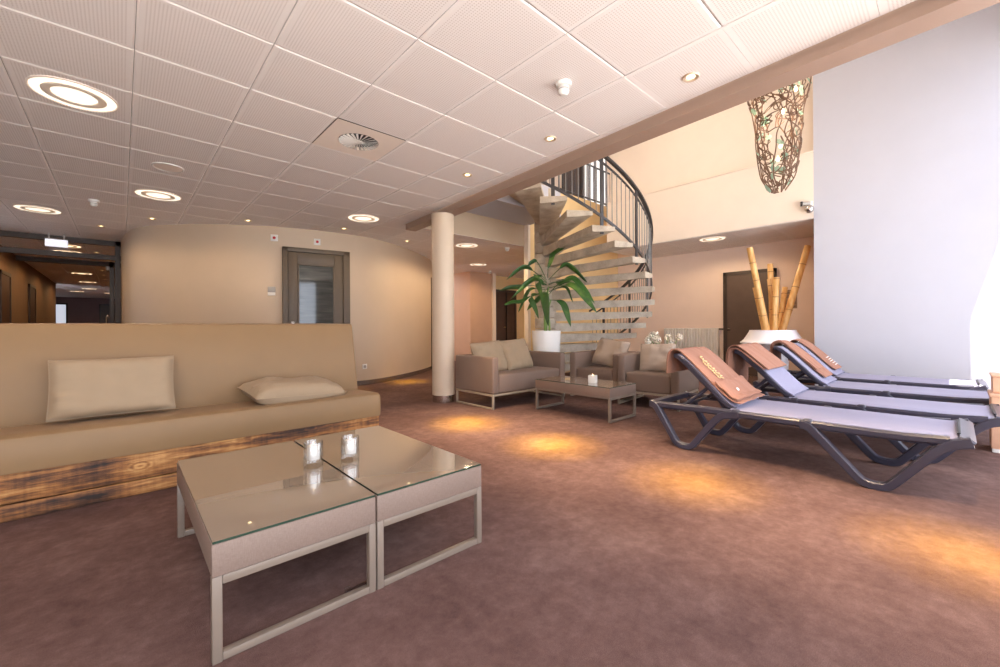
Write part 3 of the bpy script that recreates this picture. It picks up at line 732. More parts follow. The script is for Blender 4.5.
pillow('pillow', 'sand coloured pillow in the left armchair, slumped sideways', (5.40, 3.47, .64), face(radians(-96), .42, -.12), .56, .42, .17, 'cushion_taupe', 5, 'sand pillows in the armchairs')
pillow('pillow', 'sand coloured pillow in the right armchair beside the towel', (5.33, 2.70, .605), face(radians(-76), .34, .03), .46, .40, .17, 'cushion_taupe', 6, 'sand pillows in the armchairs')

# ------------------------------------------------------------------ potted plant
t = thing('potted_plant', 'tall green broad-leaved plant in a white pot behind the loveseat', 'plant', (5.36, 4.70, 0))
bm = bm_(); lathe(bm, [(0, 0), (.185, 0), (.195, .01), (.245, .94), (.247, .965), (.235, .968), (.228, .95), (.222, .90), (0, .90)], seg=40); obj('pot', bm, 'pot', t)
bm = bm_(); lathe(bm, [(0, .915), (.12, .912), (.222, .905)], seg=24); obj('soil', bm, 'soil', t)
right = Vector((sin(A), -cos(A), 0)); toward = Vector((-cos(A), -sin(A), 0))
def pos(r, d, z): return right*r+toward*d+Vector((0, 0, z))
stems = [[pos(-.02, 0, .9), pos(-.03, .02, 1.2), pos(.00, .02, 1.5), pos(.05, 0, 1.72)], [pos(.05, .03, .9), pos(.04, .05, 1.15), pos(-.03, .04, 1.45), pos(-.06, .0, 1.62)], [pos(.00, -.04, .9), pos(.02, -.05, 1.25), pos(.09, -.05, 1.5)]]
for s in stems:
    bm = bm_(); c = crom(s, 6); tube(bm, c, [.020-.012*i/len(c) for i in range(len(c))], 8); obj('stem', bm, 'stalk', t)
def leaf(root, mid, tip, wid, stalk=.32):
    bm = bm_(); c = crom([root, root.lerp(mid, .55)+Vector((0, 0, .03)), mid, mid.lerp(tip, .55)+Vector((0, 0, .02)), tip], 5); n = len(c); rows = []
    k0 = int(n*stalk)
    tube(bm, c[:k0+2], .006, 6)
    side0 = None; tw_ = R.uniform(.75, 1.15)*R.choice((-1, 1))
    for i in range(k0, n):
        u = (i-k0)/(n-1-k0); w = wid*(sin(pi*min(1, u*.97+.02)**.8))**.8 if u < 1 else .001
        d = (c[min(i+1, n-1)]-c[i-1]).normalized(); side = d.cross(Vector((0, 0, 1)))
        side = side.normalized() if side.length > .15 else (side0 or right)
        if side0 is not None and side.dot(side0) < 0: side = -side
        side0 = side; nr = side.cross(d)
        side, nr = side*cos(tw_)+nr*sin(tw_), nr*cos(tw_)-side*sin(tw_)
        rows.append([bm.verts.new(c[i]+side*w*q+nr*(.22*w*abs(q)**1.5)+nr*.004*sin(u*14+q)) for q in (-1, -.5, 0, .5, 1)])
    for a, b in zip(rows, rows[1:]):
        for k in range(4):
            f = bm.faces.new((a[k], a[k+1], b[k+1], b[k])); f.smooth = True
    bmesh.ops.remove_doubles(bm, verts=bm.verts[:], dist=.0004)
    o = obj('leaf', bm, 'leaf', t); m = o.modifiers.new('thick', 'SOLIDIFY'); m.thickness = .003
    return o
# (root right, root z, mid right, mid z, tip right, tip z, depth, width) in metres about the pot
S = 7.1/415
def lf(rx, ry, mx, my, tx, ty, dep, w, st=.32):
    g = lambda px, py, d: pos((px-546.5)*S, d, H0+(326.7-py)*S)
    leaf(g(rx, ry, 0), g(mx, my, dep*.6), g(tx, ty, dep), w*.82, st)
for a in [(548, 275, 550, 258, 565, 248.5, .1, .062, .45), (546, 278, 536, 262, 527, 268, .15, .055, .45), (547, 282, 525, 268, 507, 281, .2, .060, .3), (547, 285, 533, 281, 511, 300, .3, .065, .2),
          (545, 288, 520, 287, 500, 291, .1, .05, .3), (546, 292, 521, 302, 504, 306, .3, .055, .3), (547, 295, 530, 298, 537, 319, .35, .055, .25), (549, 280, 566, 266, 585, 284, .2, .062, .3),
          (549, 285, 572, 280, 591, 305, .3, .075, .3), (549, 288, 572, 288, 591, 314, .45, .070, .3), (549, 292, 566, 288, 572, 303, .1, .035, .3), (548, 300, 562, 305, 568, 327, .3, .065, .25),
          (547, 296, 543, 294, 545, 326, .5, .105, .12), (546, 285, 537, 284, 540, 302, .45, .062, .15), (547, 280, 540, 276, 523, 283, -.2, .05, .3), (549, 284, 560, 283, 574, 281, -.2, .05, .3),
          (547, 290, 538, 300, 528, 310, -.2, .055, .3), (548, 278, 549, 268, 557, 250, -.1, .045, .5), (549, 295, 560, 284, 575, 281, .25, .04, .3), (546, 290, 530, 290, 519, 312, -.1, .05, .3), (547, 283, 541, 285, 532, 277, .35, .05, .3)]:
    lf(*a)

# ------------------------------------------------------------------ spiral stair
SX, SY, SR, ST0, SDT, RIS, SZ0 = 5.933, 5.223, 1.939, -2.062, .196, .2, 2.499
t = thing('spiral_staircase', 'grey concrete spiral staircase with a curved steel railing', 'staircase', (SX, SY, 0))
bm = bm_()
z = 0.0
while z < 3.6:
    lathe(bm, [(.19, z+.004), (.20, z+.012), (.20, z+RIS-.012), (.19, z+RIS-.004)], seg=32); z += RIS
obj('central_post', bm, 'concrete', t)
def step(k):
    th = ST0+SDT*k; z = SZ0-RIS*k; wid = SDT*1.02; bm = bm_(); n = 5
    top = []; bot = []
    # the edges of a tread run tangent to the hub; it is thin outside and thicker at the hub
    def P(r, u):
        e = th+u*wid
        return (r*cos(e), r*sin(e))
    hubw = .13
    def edge(u, r):
        c = Vector((cos(th+u*wid), sin(th+u*wid))); ctr = th+.5*wid; nrm = Vector((-sin(ctr), cos(ctr)))
        o = Vector((cos(ctr), sin(ctr)))*.15+nrm*(u-.5)*2*hubw*.9; e = c*SR; return o.lerp(e, (r-.15)/(SR-.15))
    rs = [.15, .5, 1.0, 1.5, SR]; thk = [.165, .155, .135, .115, .095]
    G = {}
    for i, r in enumerate(rs):
        for j in range(n+1):
            u = j/n; p = edge(u, r)
            if i == len(rs)-1: p = Vector((cos(th+u*wid), sin(th+u*wid)))*SR
            sag = thk[i]*(.62+.38*sin(pi*(1-u)*.5)) if 0 < i else thk[i]
            G[i, j, 0] = bm.verts.new((p.x, p.y, z)); G[i, j, 1] = bm.verts.new((p.x, p.y, z-sag))
    m = len(rs)-1
    for i in range(m):
        for j in range(n):
            bm.faces.new((G[i, j, 0], G[i+1, j, 0], G[i+1, j+1, 0], G[i, j+1, 0]))
            f = bm.faces.new((G[i, j, 1], G[i, j+1, 1], G[i+1, j+1, 1], G[i+1, j, 1]))
        for j in (0, n): bm.faces.new((G[i, j, 0], G[i, j, 1], G[i+1, j, 1], G[i+1, j, 0]))
    for j in range(n):
        bm.faces.new((G[m, j, 0], G[m, j, 1], G[m, j+1, 1], G[m, j+1, 0])); bm.faces.new((G[0, j, 0], G[0, j+1, 0], G[0, j+1, 1], G[0, j, 1]))
    obj('step', bm, 'concrete', t)
for k in range(-7, 12): step(k)
def rail_pts(r, dz, k0, k1):
    return [(r*cos(ST0+SDT*k), r*sin(ST0+SDT*k), SZ0-RIS*k+dz) for k in [k0+(k1-k0)*i/72 for i in range(73)]]
def flat_rail(name, r, dz, hw, hh, k0, k1, mat='rail'):
    bm = bm_(); rows = []
    for x, y, z in rail_pts(r, dz, k0, k1):
        e = Vector((x, y, 0)).normalized()*hw
        rows.append([bm.verts.new((x+e.x*a, y+e.y*a, z+hh*b)) for a, b in ((-1, -1), (1, -1), (1, 1), (-1, 1))])
    for a, b in zip(rows, rows[1:]):
        for q in range(4):
            f = bm.faces.new((a[q], b[q], b[(q+1) % 4], a[(q+1) % 4])); f.smooth = False
    bm.faces.new(rows[0]); bm.faces.new(rows[-1][::-1]); return obj(name, bm, mat, t)
RR = SR-.045
flat_rail('lower_rail', RR, .24, .012, .022, -5.2, 11.4)
flat_rail('handrail', RR, 1.16, .028, .018, -5.2, 11.4)
flat_rail('middle_rail', RR, 1.04, .010, .014, -5.2, 11.4)
nb = 66
for q in range(nb):
    k = -5.0+16.2*q/(nb-1); e = ST0+SDT*k; zz = SZ0-RIS*k
    main = q % 8 == 6
    bm = bm_(); x, y = RR*cos(e), RR*sin(e)
    if main:
        kk = math.floor(k); ztop = SZ0-RIS*kk
        c, s = cos(e)*.022, sin(e)*.022
        box(bm, -.010, .010, -.026, .026, ztop-.11, zz+1.15, mat=Matrix.Translation((x, y, 0)) @ Matrix.Rotation(e, 4, 'Z'))
        box(bm, -.07, .0, -.02, .02, ztop-.08, ztop-.04, mat=Matrix.Translation((x, y, 0)) @ Matrix.Rotation(e, 4, 'Z'))
        obj('rail_post', bm, 'rail', t)
    else:
        tube(bm, [(x, y, zz+.24), (x, y, zz+1.04)], .0075, 6); obj('baluster', bm, 'rail_light', t)

# ------------------------------------------------------------------ niche: radiator, notice, vase, flowers
t = thing('radiator', 'white ribbed radiator on the niche wall beside the dark door', 'radiator', (9.5, 4.02, .2))
bm = bm_(); box(bm, 9.455, 9.53, 3.42, 4.62, .16, .985, .012); obj('panel_body', bm, 'white_plastic', t, True)
for k in range(20):
    y = 3.445+k*.0605; bm = bm_(); box(bm, 9.425, 9.458, y-.021, y+.021, .17, .978, .012); obj('rib', bm, 'white_plastic', t, True)
bm = bm_(); tube(bm, [(9.50, 3.42, .96), (9.50, 3.26, .96)], .022, 10); tube(bm, [(9.50, 3.31, .96), (9.50, 3.31, 1.0)], .018, 10); tube(bm, [(9.50, 3.27, .96), (9.50, 3.19, .96)], .034, 12); obj('valve', bm, 'valve', t, True)
t = thing('wall_notice', 'small framed notice on the niche wall right of the dark door', 'notice', (9.548, 2.13, 1.55))
bm = bm_(); box(bm, 9.536, 9.549, 2.03, 2.25, 1.36, 1.72, .002); obj('sheet', bm, 'paper', t, True)
bm = bm_()
for z, y0, y1 in ((1.66, 2.05, 2.23), (1.60, 2.05, 2.20), (1.575, 2.05, 2.22), (1.48, 2.05, 2.15), (1.455, 2.05, 2.2), (1.40, 2.05, 2.23)): box(bm, 9.533, 9.537, y0, y1, z-.005, z+.005)
obj('printed_lines', bm, 'ink', t, True)
t = thing('floor_vase', 'large white flared floor vase holding bamboo poles beside the wall', 'vase', (8.10, 2.07, 0))
bm = bm_(); lathe(bm, [(0, 0), (.19, 0), (.21, .02), (.22, .30), (.23, .56), (.28, .66), (.40, .715), (.475, .735), (.478, .752), (.46, .760), (.42, .80), (.37, .88), (.34, .935), (.335, .957), (.322, .957), (.31, .92), (.26, .86), (.20, .80), (0, .79)], seg=48); tag(t, t['label'], 'vase'); obj('body', bm, 'vase', t)
def px3(px, py, dep):
    v = fw + rt*((px-500)/415)+up*((327-.006*(px-500)-py)/415); return Vector((0, 0, H0))+v*dep
for k, (x0, y0, x1, y1, w, d0, d1, lab) in enumerate([(750, 247.5, 766, 327, .100, 6.9, 6.95, 'tall bamboo pole leaning left out of the white vase'), (770.5, 264, 772.5, 327, .090, 7.15, 7.05, 'straight bamboo pole standing tallest in the middle of the vase'),
        (769.4, 279, 774, 327, .068, 7.0, 7.0, 'thin bamboo pole leaning on the upright middle one'), (777, 277.5, 774.5, 327, .092, 6.88, 6.9, 'bamboo pole in front of the middle of the vase'),
        (785.3, 287.5, 779.5, 327, .088, 7.2, 7.08, 'short pale bamboo pole right of the middle ones'), (808.4, 246, 783.5, 327, .108, 7.0, 7.0, 'long bamboo pole leaning far right over the vase'), (754.6, 287.5, 763, 327, .062, 7.12, 7.05, 'short thin bamboo pole half hidden behind the left leaning one')]):
    a, b = px3(x0, y0, d0), px3(x1, y1, d1); dirv = (a-b).normalized(); r = w/2
    b = b-dirv*.10
    t = thing('bamboo_pole', lab, 'bamboo', b, group='bamboo poles in the vase'); L = (a-b).length
    bm = bm_(); pts = []; rad = []; nodes = []; s = 0; seg = .30+.05*(k % 3)
    while s < L:
        nodes.append(s); s += seg
    n = 40
    tube(bm, [dirv*(L*i/n) for i in range(n+1)], [r*(.94+.06*(1-i/n)) for i in range(n+1)], 14); cu = obj('culm', bm, 'bamboo', t)
    for s in nodes[1:]:
        bm = bm_(); tube(bm, [dirv*(s-.006), dirv*(s-.002), dirv*(s+.002), dirv*(s+.006)], [r*.96, r*1.05, r*1.05, r*.96], 14, cap=False); obj('node_ring', bm, 'bamboo_node', cu)
t = thing('flower_pot', 'white flower cluster in a tall planter behind the right armchair', 'flowers', (6.75, 3.28, 0))
bm = bm_(); lathe(bm, [(0, 0), (.13, 0), (.16, .52), (.15, .525), (.14, .48), (0, .48)], seg=28); obj('planter', bm, 'vase', t)
g = random.Random(3)
heads = []
for k in range(9):
    q = right*g.uniform(-.33, .34)+toward*g.uniform(-.12, .12)+Vector((0, 0, .80+g.uniform(-.06, .10))); heads.append(q)
    bm = bm_(); tube(bm, crom([Vector((0, 0, .46)), Vector((q.x*.4, q.y*.4, .62)), q], 5), .006, 6); obj('flower_stem', bm, 'stalk', t)
for q in heads:
    bm = bm_()
    for j in range(26):
        d = Vector((g.gauss(0, 1), g.gauss(0, 1), g.gauss(0, 1))).normalized(); c = q+d*.06*g.uniform(.7, 1.1); s1 = d.orthogonal().normalized(); s2 = d.cross(s1); r = .028
        addv(bm, [c-s1*r, c-s2*r*.7+d*.006, c+s1*r+d*.008, c+s2*r*.7+d*.006], [(0, 1, 2, 3)], sm=True)
    o = obj('blossom', bm, 'petal', t); o.modifiers.new('thick', 'SOLIDIFY').thickness = .003
for k in range(6):
    q = right*(-.45+.16*k)+Vector((0, 0, .60+.04*(k % 2)))
    bm = bm_(); c = Vector((0, 0, .47)); m = q*.6+Vector((0, 0, .26)); s = Vector((0, 0, 1)).cross(q).normalized()*.03
    addv(bm, [c, m+s, q, m-s], [(0, 1, 2), (0, 2, 3)]); o = obj('leaf', bm, 'leaf', t); o.modifiers.new('thick', 'SOLIDIFY').thickness = .003

# spherical chrome wall fixture
t = thing('wall_spotlight', 'small chrome ball fixture on the cream wall above the niche corner', 'spotlight', (7.9, 1.50, 2.9))
bm = bm_(); box(bm, 7.84, 7.905, 1.47, 1.53, 2.86, 2.95, .01); obj('wall_bracket', bm, 'white_plastic', t, True)
bm = bm_(); tube(bm, [(7.85, 1.50, 2.91), (7.82, 1.545, 2.912), (7.80, 1.585, 2.914)], [.028, .032, .036], 14); obj('barrel', bm, 'grey_plastic', t, True)
bm = bm_(); tube(bm, [(7.80, 1.585, 2.914), (7.793, 1.605, 2.915)], .037, 14); obj('lens', bm, 'black', t, True)
bm = bm_(); lathe(bm, [(0, -.062)]+[(.062*sin(a*pi/14), -.062*cos(a*pi/14)) for a in range(1, 14)]+[(0, .062)], seg=24, mat=Matrix.Translation((7.82, 1.50, 2.82))); obj('chrome_ball', bm, 'chrome', t, True)

# ------------------------------------------------------------------ wire chandelier
cc = px3(779, 191, 4.75); CX, CY, ZB = cc.x, cc.y, cc.z
t = thing('wire_chandelier', 'hanging lamp of tangled brown wire with green glass pieces and bulbs', 'chandelier', (CX, CY, ZB))
g = random.Random(11)
RP = [(0, .07), (.1, .15), (.36, .20), (.87, .24), (1.13, .30), (1.5, .34), (9, .34)]
def rad(z):     # outer radius at height z above the lowest loop
    for (a, ra), (b, rb) in zip(RP, RP[1:]):
        if z <= b: return ra+(rb-ra)*(z-a)/(b-a)
bm = bm_()
for k in range(30):
    z = g.uniform(.02, .3) if k < 7 else g.uniform(.1, 1.5); a = g.uniform(0, 2*pi); pts = []; up_ = g.choice((1, 1, -1))
    for s in range(11):
        r = rad(max(0, min(1.7, z)))*g.uniform(.72, 1.04)
        pts.append((r*cos(a), r*sin(a), z)); a += g.uniform(-.75, .9); z = max(.0, min(1.75, z+g.uniform(-.06, .16)*up_))
    tube(bm, crom(pts, 6), .0062, 5)
for k in range(13):
    a = 2*pi*k/13; pts = []
    for s in range(13):
        z = 1.75*s/12; r = rad(z); a += g.uniform(-.28, .28); pts.append((r*cos(a), r*sin(a), z))
    tube(bm, crom(pts, 5), .0068, 5)
for k in range(40):   # small loops
    z = g.uniform(.03, 1.6); r = rad(z); a = g.uniform(0, 2*pi); lr = g.uniform(.03, .06); c = Vector((r*cos(a), r*sin(a), z)); n1 = Vector((-sin(a), cos(a), g.uniform(-.4, .4))).normalized(); n2 = Vector((.3*cos(a), .3*sin(a), 1)).normalized()
    tube(bm, [c+n1*lr*cos(q*pi/6)*g.uniform(.85, 1.15)+n2*lr*sin(q*pi/6) for q in range(12)], .0058, 5, closed=True)
obj('wire_nest', bm, 'wire', t)
bm = bm_(); tube(bm, [(0, 0, 1.7), (0, 0, 6.0-ZB)], .006, 6); obj('cord', bm, 'wire', t)
bm = bm_()
for k in range(8): tube(bm, [(0, 0, 1.9), (rad(1.7)*cos(k*pi/4), rad(1.7)*sin(k*pi/4), 1.7)], .005, 5)
obj('top_spoke', bm, 'wire', t)
for k in range(34):
    z = .06+1.5*(k/33)+g.uniform(-.03, .03); r = rad(z)*g.uniform(.75, 1.05); a = g.uniform(0, 2*pi); m = Matrix.Translation((r*cos(a), r*sin(a), z)) @ Matrix.Rotation(a+g.uniform(-.6, .6), 4, 'Z') @ Matrix.Rotation(g.uniform(-.5, .5), 4, 'X') @ Matrix.Rotation(g.uniform(-.7, .7), 4, 'Y')
    bm = bm_(); s = g.uniform(.6, .95)
    prof = [(-.03, -.05), (.02, -.055), (.04, -.01), (.028, .05), (-.012, .06), (-.042, .02)]
    n = len(prof); addv(bm, [m @ Vector((-.003, x*s, y*s)) for x, y in prof]+[m @ Vector((.003, x*s, y*s)) for x, y in prof], [tuple(range(n)), tuple(range(2*n-1, n-1, -1))]+[(i, n+i, n+(i+1) % n, (i+1) % n) for i in range(n)])
    obj('glass_piece', bm, 'teal_glass', t)
for k, (a, z, r) in enumerate(((3.4, .36, .03), (3.9, .86, .10), (5.0, 1.12, .17), (2.0, 1.45, .10))):
    bm = bm_(); lathe(bm, [(0, -.03), (.014, -.026), (.02, -.012), (.016, .008), (.008, .018), (.008, .03), (0, .03)], seg=12, mat=Matrix.Translation((r*cos(a), r*sin(a), z))); obj('bulb', bm, 'bulb', t)
o = lamp_light('POINT', (0, 0, .9), 11, (1, .76, .52), shadow_soft_size=.12); o.parent = t; o.name = 'chandelier_glow'

# ------------------------------------------------------------------ sun loungers: y along the length (foot at 0, head at 1.83), x across
LW = .72
def low(z): return z if z < .412 else .412+(z-.412)*.905
def lounger(name, label, loc):
    t = thing(name, label, 'sun lounger', loc, group='grey sun loungers'); rw = .058
    for x0 in (0, LW-rw):
        bm = bm_(); ribbon(bm, crom([(1.83, .342, 0), (1.5, .350, 0), (1.15, .352, 0), (.6, .350, 0), (.25, .352, 0), (.04, .362, 0)], 4), .062, x0, x0+rw, .014) if False else ribbon(bm, [Vector((p.x, p.y)) for p in crom([(1.83, .342, 0), (1.5, .350, 0), (1.15, .352, 0), (.6, .350, 0), (.25, .352, 0), (.03, .364, 0)], 4)], .054, x0, x0+rw, .014)
        obj('side_rail', bm, 'lounge_frame', t)
        lx0, lx1 = (x0-.006, x0+rw-.004) if x0 == 0 else (x0+.004, x0+rw+.006)
        for nm, P, th in (('leg', [(1.845, .350), (1.81, .338), (1.785, .310), (1.735, .228), (1.685, .146), (1.635, .064), (1.605, .034), (1.55, .022), (1.50, .030), (1.465, .065), (1.395, .158), (1.325, .250), (1.28, .302), (1.23, .332), (1.13, .347)], None), ('leg', [(.74, .347), (.70, .338), (.665, .308), (.58, .213), (.495, .118), (.435, .052), (.40, .030), (.35, .022), (.30, .030), (.265, .062), (.19, .160), (.115, .258), (.075, .305), (.02, .348), (-.055, .372)], None)):
            pts = [Vector((p.x, p.y)) for p in crom([(a, b, 0) for a, b in P], 4)]; n = len(pts)
            bm = bm_(); ribbon(bm, pts, [.048+.014*abs(2*i/n-1)**2 for i in range(n)], lx0, lx1, .007)
            obj(nm, bm, 'lounge_frame', t)
    # cross bars
    bm = bm_(); ribbon(bm, [Vector(p) for p in ((1.865, .345), (1.83, .352), (1.79, .352))], .045, .02, LW-.02, .012); obj('head_bar', bm, 'lounge_frame', t)
    bm = bm_(); ribbon(bm, [Vector(p) for p in ((-.062, .366), (-.045, .380), (-.005, .388))], .026, .0, LW, .010)
    obj('foot_bar', bm, 'lounge_frame', t)
    bm = bm_(); box(bm, .10, LW-.10, -.012, .004, .396, .4045, .002); obj('foot_slot', bm, 'black', t)
    bm = bm_()
    for y in (.62, 1.22): box(bm, .03, LW-.03, y-.02, y+.02, .325, .355, .008)
    obj('cross_brace', bm, 'lounge_frame', t)
    # seat sling, slightly dished
    bm = bm_(); rows = []; n = 14
    for i in range(n+1):
        y = 0.0+1.20*i/n; row = []
        for j in range(9):
            u = j/8; x = .028+(LW-.056)*u; z = .392-.012*sin(pi*u)*(1 if 0 < i < n else .4)+.012*max(0, 1-y/.15)*0
            if j in (0, 8): z -= .012
            row.append((bm.verts.new((x, y, z)), bm.verts.new((x, y, z-.012))))
        rows.append(row)
    for a, b in zip(rows, rows[1:]):
        for j in range(8):
            for q in (0, 1):
                f = bm.faces.new((a[j][q], a[j+1][q], b[j+1][q], b[j][q])); f.smooth = True
        for j in (0, 8): bm.faces.new((a[j][0], a[j][1], b[j][1], b[j][0]))
    for r in (rows[0], rows[-1]):
        for j in range(8): bm.faces.new((r[j][0], r[j+1][0], r[j+1][1], r[j][1]))
    obj('seat_sling', bm, 'sling', t)
    # backrest
    bp = [Vector((p.x, low(p.y))) for p in crom([(1.175, .372, 0), (1.26, .43, 0), (1.40, .585, 0), (1.53, .725, 0), (1.60, .790, 0), (1.645, .812, 0)], 5)]
    for x0 in (.060, LW-.105):
        bm = bm_(); ribbon(bm, bp, [.040+.012*sin(pi*i/(len(bp)-1)) for i in range(len(bp))], x0, x0+.045, .012); obj('backrest_rail', bm, 'lounge_frame', t)
    bm = bm_(); ribbon(bm, [bp[-1]+Vector((-.03, -.012)), bp[-1], bp[-1]+Vector((.02, .002))], .04, .075, LW-.075, .012); obj('backrest_bar', bm, 'lounge_frame', t)
    off = [p+Vector((-.016, .018)) for p in bp[1:-1]]
    bm = bm_(); ribbon(bm, off, .012, .066, LW-.066, .004); obj('back_sling', bm, 'sling', t)
    for x0 in (.12, LW-.15):
        bm = bm_(); ribbon(bm, [Vector(p) for p in ((1.385, .535), (1.47, .455), (1.58, .362))], .030, x0, x0+.03, .008); obj('prop_arm', bm, 'lounge_frame', t)
    bm = bm_(); tube(bm, [(.03, 1.585, .362), (LW-.03, 1.585, .362)], .014, 8); obj('prop_bar', bm, 'lounge_frame', t)
    for x0 in (-.004, LW-.056):
        bm = bm_()
        for y in (.70, 1.155): box(bm, x0, x0+.06, y-.03, y+.03, .338, .386, .016, 3)
        obj('joint_cover', bm, 'lounge_frame', t)
    return t
LO = [(3.485, -.01, 0), (4.43, -.185, 0), (5.52, -.245, 0), (6.60, -.165, 0)]
l1 = lounger('sun_lounger', 'nearest grey sun lounger, fully in view with a gold-lettered towel', LO[0])
for q, lab in zip(LO[1:], ('second grey sun lounger from the front, its towel folded over the top half', 'third grey sun lounger from the front, just before the one by the wall', 'farthest grey sun lounger, closest to the white wall')): dup(l1, q, label=lab)

def towel(name, label, loc, path, x0, x1, seed, wav=.010, amp=None, under=None):
    # path in local (y,z): drawn over the backrest; soft folds across the width
    t = thing(name, label, 'towel', loc, group='brown towels on the loungers')
    def sheet(path, x0, x1, off, nm, mat='towel', sq=0):
        bm = bm_(); P = crom([(a, low(b), 0) for a, b in path], 7); n = len(P); m = 26; top = []; bot = []
        for i, p in enumerate(P):
            d = (P[min(i+1, n-1)]-P[max(i-1, 0)]).normalized(); nr = Vector((-d.y, d.x)); s = i/(n-1)
            if nr.x+nr.y*0 > 0 and False: nr = -nr
            ra, rb = [], []
            for j in range(m+1):
                u = j/m; x = x0+(x1-x0)*u+.008*noise.noise(Vector((s*4, u*2, seed)))
                h = off+wav*(noise.noise(Vector((u*5, s*3+seed, seed)))+.6*noise.noise(Vector((u*13, s*5, seed+2))))
                if sq: h += sq*max(0, s-.55)*sin(u*pi*5+seed)
                y, z = p.x+nr.x*h, p.y+nr.y*h
                ra.append(bm.verts.new((x, y, z))); rb.append(bm.verts.new((x, y+nr.x*.009, z+nr.y*.009)))
            top.append(ra); bot.append(rb)
        for g_, rev in ((top, False), (bot, True)):
            for a, b in zip(g_, g_[1:]):
                for j in range(m):
                    q = (a[j], a[j+1], b[j+1], b[j]); f = bm.faces.new(q[::-1] if rev else q); f.smooth = True
        for i in range(n-1):
            for j in (0, m): bm.faces.new((top[i][j], top[i+1][j], bot[i+1][j], bot[i][j]))
        for i in (0, n-1):
            for j in range(m): bm.faces.new((top[i][j], bot[i][j], bot[i][j+1], top[i][j+1]))
        return obj(nm, bm, mat, t)
    made = [sheet(pp, a, b, off, nm, 'towel', sq) for pp, a, b, off, nm, sq in path]
    return t, made[0]
FR = [(1.135, .412), (1.20, .432), (1.30, .522), (1.42, .652), (1.53, .768), (1.60, .832), (1.65, .858), (1.688, .838), (1.70, .78), (1.702, .70), (1.704, .64)]
tw, tws = towel('towel', 'brown towel with gold lettering covering the nearest lounger backrest', LO[0], [(FR, .055, LW-.055, .012, 'sheet', 0), ([(1.165, .425), (1.22, .452), (1.30, .530), (1.34, .575)], .06, LW-.06, .028, 'folded_hem', 0)], 0, 0, 1)
# lettering: a line of flowing gold script down the towel (not readable in the photo)
g = random.Random(5)
def on_towel(s, x, lift):   # s in 0..1 down the front of the backrest
    y = 1.55+(1.235-1.55)*s; z = .787+(.462-.787)*s
    n = Vector((0, -.683, .730)); return Vector((x, y, low(z)))+n*lift
for line, (xc, s0, s1, am) in enumerate(((.27, .02, .62, .020), (.215, .16, .60, .010))):
    bm = bm_(); pts = []
    n = 46
    for i in range(n+1):
        s = s0+(s1-s0)*i/n; ph = i*1.25
        pts.append(on_towel(s+.012*sin(ph*1.0+1), xc+am*sin(ph)*(1+.7*sin(i*.77)), .034))
    tube(bm, crom(pts, 3), .0036, 5); obj('gold_script', bm, 'gold', tws)
bm = bm_(); lathe(bm, [(0, .0), (.014, .001), (.016, .006), (.012, .010), (.0, .010)], seg=16, mat=Matrix.Translation(on_towel(.93, .30, .036)) @ Matrix.Rotation(radians(45), 4, 'X')); obj('white_tag', bm, 'white_thread', tws)
F2 = [(1.375, .628), (1.45, .700), (1.53, .778), (1.60, .842), (1.65, .866), (1.69, .842), (1.706, .77), (1.712, .66), (1.715, .54), (1.718, .43)]
towel('towel', 'brown towel folded over the second lounger and hanging far down behind', LO[1], [(F2, .045, LW-.045, .012, 'sheet', .02), ([(1.40, .640), (1.47, .705), (1.53, .765), (1.60, .827), (1.65, .846), (1.688, .82), (1.70, .72), (1.70, .60)], .03, LW-.06, .0, 'under_fold', .03)], 0, 0, 2)
F3 = [(1.215, .452), (1.30, .534), (1.42, .666), (1.53, .780), (1.60, .842), (1.65, .864), (1.69, .84), (1.702, .77), (1.706, .68), (1.708, .56)]
towel('towel', 'narrow brown towel lying down the third lounger backrest', LO[2], [(F3, .20, LW-.11, .010, 'sheet', .01), (F3[1:], .19, LW-.20, .024, 'upper_fold', .01)], 0, 0, 3)
t4, t4s = towel('towel', 'brown towel with a white mark on the lounger nearest the wall', LO[3], [(F3, .22, LW-.06, .010, 'sheet', .01)], 0, 0, 4)
bm = bm_()
for k in range(5):
    c = on_towel(.60+.075*k, .50+.02*sin(k*2), .03)
    tube(bm, crom([c+Vector((.05*sin(j*2.1), -.012*cos(j*1.7), .012*cos(j*1.7))) for j in range(6)], 4), .005, 5)
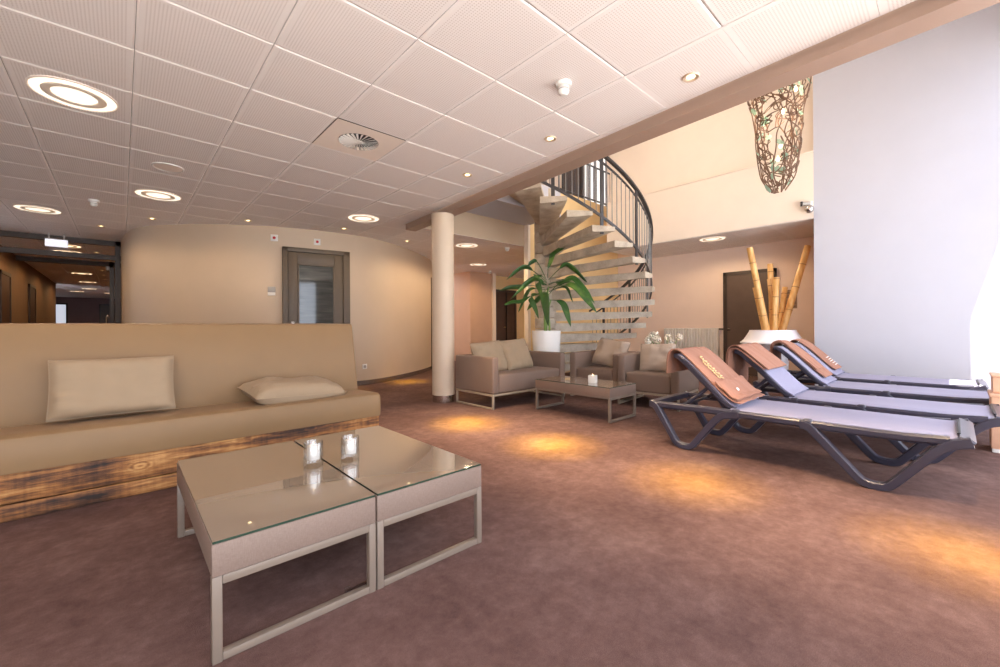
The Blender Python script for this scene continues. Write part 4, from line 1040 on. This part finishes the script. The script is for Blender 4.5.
obj('white_emblem', bm, 'white_thread', t4s)

o = lamp_light('AREA', (5.7, 3.3, 5.92), 42, (1, .88, .72), shape='DISK', size=1.2); o.name = 'void_fill_light'  # added fill light without a fixture, brightens the upper void walls
# wooden boxes at the right edge
t = thing('wooden_box', 'tall pale wooden box at the right edge beside the lounger feet', 'box', (5.34, -.40, 0))
bm = bm_(); box(bm, 5.185, 5.48, -.60, -.195, .03, .445, .006); obj('body', bm, 'pine_box', t, True)
bm = bm_(); box(bm, 5.175, 5.49, -.61, -.185, .445, .475, .006); obj('top_board', bm, 'pine_box', t, True)
for x, y in ((5.215, -.225), (5.45, -.225), (5.215, -.57), (5.45, -.57)):
    bm = bm_(); box(bm, x-.025, x+.025, y-.025, y+.025, 0, .03, .004); obj('foot', bm, 'white_plastic', t, True)
t = thing('wooden_box', 'smaller pale wooden box standing on top of the tall one', 'box', (5.35, -.40, .475))
bm = bm_(); box(bm, 5.22, 5.47, -.58, -.205, .476, .605, .006); obj('body', bm, 'pine_box', t, True)
bm = bm_(); box(bm, 5.212, 5.478, -.59, -.197, .605, .625, .005); obj('top_board', bm, 'pine_box', t, True)

# ------------------------------------------------------------------ daylight
w = bpy.data.worlds.new('daylight'); bpy.context.scene.world = w; w.use_nodes = True
bg = w.node_tree.nodes['Background']; bg.inputs[0].default_value = (.80, .87, 1.0, 1); bg.inputs[1].default_value = 3.2
s = bpy.data.lights.new('sun', 'SUN'); s.energy = 9; s.angle = radians(.25); s.color = (1, .95, .88)
so = bpy.data.objects.new('sun', s); C.objects.link(so); so.rotation_euler = Vector((.6, 1, -4)).to_track_quat('-Z', 'Y').to_euler(); so.location = (5, -6, 12)

sc = bpy.context.scene
sc.view_settings.view_transform = 'Standard'; sc.view_settings.look = 'None'; sc.view_settings.gamma = 1; sc.view_settings.exposure = 0.85
sc.view_settings.use_curve_mapping = False
sc.cycles.use_denoising = True
sc.cycles.max_bounces = 10; sc.cycles.diffuse_bounces = 6; sc.cycles.sample_clamp_indirect = 4.0
